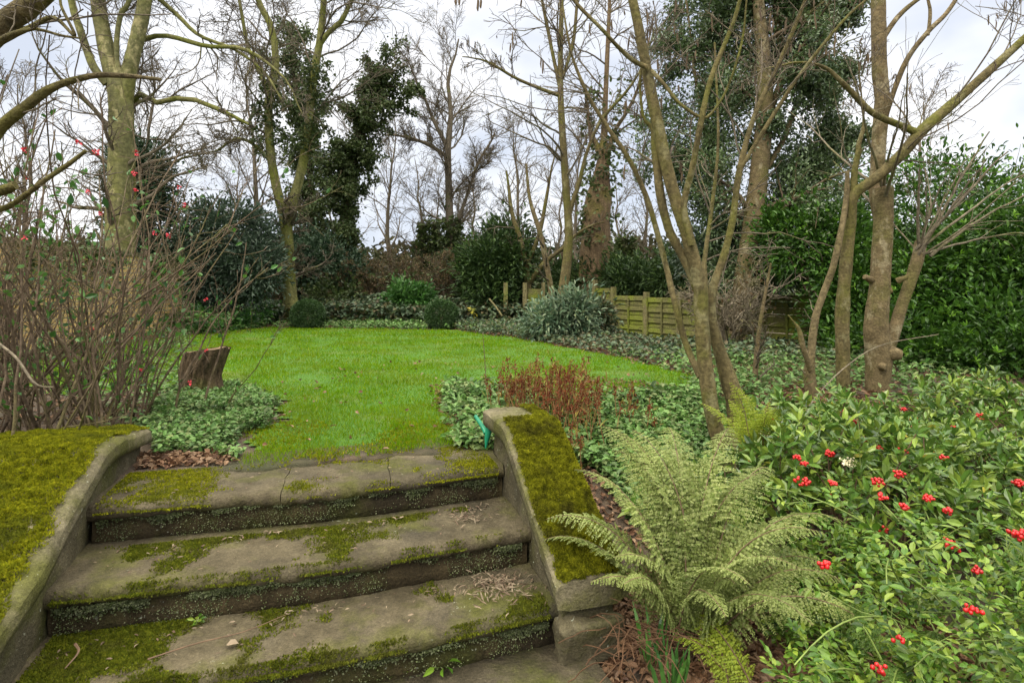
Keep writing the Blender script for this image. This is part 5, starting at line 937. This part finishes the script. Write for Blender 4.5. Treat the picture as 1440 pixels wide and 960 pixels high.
# strap-like green shoots and dead fronds by the fern
def straps(label, c, n, L, mat, wd=.014, el=.9, cat='plant', name='bulb_shoots'):
    g = G(); c = np.asarray(c); a = rng.uniform(0, 6.28, n); P0 = c+np.stack([np.cos(a), np.sin(a), 0*a], -1)*rng.uniform(0, .05, n)[:, None]; D = np.stack([np.cos(a)*.25, np.sin(a)*.25, np.full(n, el)], -1); leaves(g, P0, D, L, wd, 'fold', .2, .1); single(name, g, M[mat], label, cat, loc=c)
straps('fresh green bulb shoots at the foot of the side wall', at(915, 935, 1.95), 12, .16, 'bramble'); straps('second tuft of green bulb shoots by the bottom edge under the fern', at(945, 975, 1.82), 14, .14, 'bramble')
g = G(); c = at(905, 915, 1.95); n = 60; a = rng.uniform(0, 6.28, n); st = [c+np.stack([rng.normal(size=n)*.08, rng.normal(size=n)*.05, rng.uniform(0, .1, n)], -1)]; d = nrm(np.stack([np.cos(a), np.sin(a), rng.uniform(-.1, .5, n)], -1))
for _ in range(6): d = nrm(d+rng.normal(size=d.shape)*.15-np.array([0, 0, .12])); st.append(st[-1]+d*.03)
P = np.stack(st, 1); P[..., 2] = np.maximum(P[..., 2], -.44); tubes(g, P, np.full((n, 7), .0017), 4); single('dead_stalks', g, M['stem_dead'], 'tangle of dead brown fern stalks below the large fern', 'dead stalks', loc=c)
# ------------------------------------------------------------------ skimmia with berries
def skimmia(label, c, rad, ztop, nw, berries, flowers=(), nb_=12):
    base = np.array([c[0], c[1], float(gz(*c))]); root = thing('skimmia', label, 'shrub', base)
    a = rng.uniform(0, 6.28, nw); r = np.sqrt(rng.uniform(0, 1, nw)); x = c[0]+np.cos(a)*r*rad; y = c[1]+np.sin(a)*r*rad*.9; zt = ztop-.42*r**3.2*rad+.17*(fbm(np.stack([x, y, 0*x], -1), 2.6, 2)-.5)*1.6
    lay = rng.uniform(0, 1, nw)**1.6; z = zt-lay*.30+.05*rng.normal(size=nw); P = np.stack([x, y, z], -1); ok = P[:, 2] > gz(x, y)+.04; P = P[ok]; out = np.stack([np.cos(a)*r*.6, np.sin(a)*r*.6, np.ones(nw)], -1)[ok]; out = nrm(out+rng.normal(size=out.shape)*.22)
    m = 9; ref = nrm(np.cross(out, rng.normal(size=out.shape))); rf2 = np.cross(out, ref); ph = (np.arange(m)[None]*2.4+rng.uniform(0, 6, (len(P), 1)))[..., None]; el = np.linspace(.05, 1.1, m)[None, :, None]
    D = (np.cos(ph)*ref[:, None]+np.sin(ph)*rf2[:, None])*np.cos(el)+out[:, None]*np.sin(el); Q = P[:, None]+out[:, None]*np.linspace(-.02, .015, m)[None, :, None]+D*.006
    g = G(); szl = np.repeat(rng.uniform(.55, 1.25, len(P)), m); leaves(g, Q.reshape(-1, 3), D.reshape(-1, 3), .072*szl, .027*szl, 'fold', .14, .9); wy = rng.permutation(len(P))[:26]; g4 = G(); leaves(g4, P[wy], rng.normal(size=(len(wy), 3))*np.array([1, 1, .4]), .06, .026, 'fold'); part('yellowed_leaves', g4, M['yellowleaf'], root, kind='stuff'); part('foliage', g, M['skimmia'], root)
    s = rng.permutation(len(P))[:90]; t = np.linspace(0, 1, 6)[None, :, None]; b0 = base+np.stack([rng.normal(size=len(s))*.12, rng.normal(size=len(s))*.12, 0*s], -1); st = b0[:, None]*(1-t)+P[s][:, None]*t; st[..., :2] += (np.sin(t[..., 0]*3.14)*.12)[..., None]*out[s][:, None, :2]
    g = G(); tubes(g, st, (.005*(1-t[..., 0])+.0025).repeat(len(s), 0), 4); part('stems', g, M['stem_brown'], root)
    for px, py, sz in berries:
        o = at(px, py, .76*F/(py-HZ)) if py > 560 else at(px, py, 3.7)
        n = int(15*sz)+4; d = nrm(rng.normal(size=(n, 3))+np.array([0, -.2, .3])); cc = o+d*.017*sz**.7*rng.uniform(.5, 1, n)[:, None]*np.array([1.3, 1.3, .75]); spheres(g := G(), cc, .0058); part('berry_cluster', g, M['berry'], root, True)
    for _ in range(nb_):
        i = rng.integers(0, len(P)); n = rng.integers(3, 8); spheres(g := G(), P[i]+out[i]*.012+rng.normal(size=(n, 3))*.010, .0055); part('berry_cluster', g, M['berry'], root, True)
    for px, py in flowers:
        o = at(px, py, .76*F/(py-HZ)); n = 60; g = G(); leaves(g, o+rng.normal(size=(n, 3))*np.array([.015, .015, .008]), rng.normal(size=(n, 3))+np.array([0, 0, .6]), .014, .008, 'fold'); part('flower_head', g, M['cream'], root)
_u = np.linspace(0, np.pi, 6); _w = np.arange(8)/8*2*np.pi
_SV = np.stack([np.sin(_u)[:, None]*np.cos(_w), np.sin(_u)[:, None]*np.sin(_w), np.cos(_u)[:, None]+0*_w], -1).reshape(-1, 3); _i = np.arange(48).reshape(6, 8); _SQ = np.stack([_i[:-1], np.roll(_i, -1, 1)[:-1], np.roll(_i, -1, 1)[1:], _i[1:]], -1).reshape(-1, 4)
def spheres(g, Cn, r):
    n = len(Cn); g.add((Cn[:, None]+_SV[None]*r*rng.uniform(.85, 1.15, (n, 1, 1))).reshape(-1, 3), (_SQ[None]+np.arange(n)[:, None, None]*48).reshape(-1, 4))
bl = [(1083, 588, .7), (1096, 618, 1.2), (1120, 643, .8), (1131, 652, .6), (1153, 606, 1.), (1166, 637, 1.2), (1128, 676, 1.7), (1171, 679, .6), (1158, 793, .6)]
bm = [(1206, 593, 1.2), (1217, 618, 1.3), (1240, 566, .8), (1271, 575, .8), (1233, 677, 1.3), (1265, 667, 1.2), (1240, 698, .9), (1270, 712, .8), (1282, 602, .9), (1236, 630, .7), (1185, 578, .6), (1290, 590, .5)]
br = [(1379, 586, 1.9), (1326, 643, .8), (1304, 700, .9), (1333, 718, .7), (1433, 679, 1.), (1429, 750, 1.4), (1340, 600, .6)]
skimmia('berried evergreen shrub with pale flower heads next to the near hazel', (1.62, 2.74), .56, .10, 340, bl, [(1075, 610), (1194, 651)])
skimmia('berried evergreen shrub in front of the sawn trunk', (2.15, 3.5), .75, .13, 470, bm)
skimmia('berried evergreen shrub at the right edge below the laurel', (2.75, 2.95), .85, .11, 540, br)
skimmia('sparse-berried evergreen shrub at the right edge behind the others', (3.6, 4.15), .8, .16, 420, [], (), 6)
skimmia('low glossy evergreen shrub behind the fern without berries', (.98, 3.0), .36, -.20, 120, [], (), 0)
# ------------------------------------------------------------------ rose with arching green stems, lower right
def rose(label, c, n, h, arch, az, hips, leafsz=.032, twn=5):
    base = np.array([c[0], c[1], float(gz(*c))]); root = thing('rose_bush', label, 'rose', base); a = rng.uniform(*az, n); st = [base+np.stack([rng.normal(size=n)*.12, rng.normal(size=n)*.1, 0*a], -1)]
    d = nrm(np.stack([np.cos(a)*.6, np.sin(a)*.6, np.ones(n)], -1)); L = h*rng.uniform(.6, 1.2, n); k = 14
    for i in range(k-1): d = nrm(d+np.array([0, 0, -arch])*(i/k)+np.stack([np.cos(a), np.sin(a), 0*a], -1)*.06+rng.normal(size=(n, 3))*.05); st.append(st[-1]+d*(L/(k-1))[:, None])
    P = np.stack(st, 1); R = np.linspace(.0045, .002, k)[None].repeat(n, 0); g = G(); tubes(g, P, R, 5); b = grow(P, R, twn, t0=.25, ang=(25, 60), ln=(.18, .42), k=8, up=.06, wig=.12, rr=.7, rmin=.0013); tubes(g, *b, 4); part('stems', g, M['stem_green'], root, True)
    # pinnate leaves: a rachis with 5 to 7 leaflets
    q1, d1 = scatter_on(*b, n*twn*5, .004, .1); q2, d2 = scatter_on(P, R, n*7, .004, .25); q = np.concatenate([q1, q2]); dd = nrm(np.concatenate([d1, d2])*.6+rng.normal(size=q.shape)*.6+np.array([0, 0, .25])); keep = q[:, 2] > gz(q[:, 0], q[:, 1])+.02; q = q[keep]; dd = dd[keep]; side = nrm(np.cross(dd, np.array([0, 0, 1.])+.3*rng.normal(size=dd.shape))); g = G()
    for f, s in ((.25, 1), (.25, -1), (.6, 1), (.6, -1), (.9, 1), (.9, -1), (1.05, 0)):
        leaves(g, q+dd*f*leafsz*2.1, side*s+dd*.55, leafsz, leafsz*.52, 'fold', .12, 1.3)
    part('foliage', g, M['rose'], root)
    for px, py, Y, m in hips:
        o = at(px, py, Y); g = G(); m *= 2; spheres(g, o+rng.normal(size=(m, 3))*np.array([.010, .007, .006]), .0052); part('berry_cluster', g, M['berry'], root, True)
rose('tangled rose with arching green stems and red hips in the lower right corner', (1.55, 1.95), 24, .95, .16, (0, 6.28), [(1334, 762, 1.7, 7), (1340, 768, 1.7, 4), (1373, 801, 1.55, 4), (1365, 855, 1.4, 6), (1237, 940, 1.3, 4), (1267, 896, 1.4, 3)])
rose('low rose with pale leaflets sprawling toward the large fern', (1.30, 1.85), 14, .55, .22, (1.2, 4.8), [], .028)
rose('small-leaved rose shoots crowding the bottom right corner', (1.78, 1.45), 13, .66, .15, (.5, 4.5), [], .026)
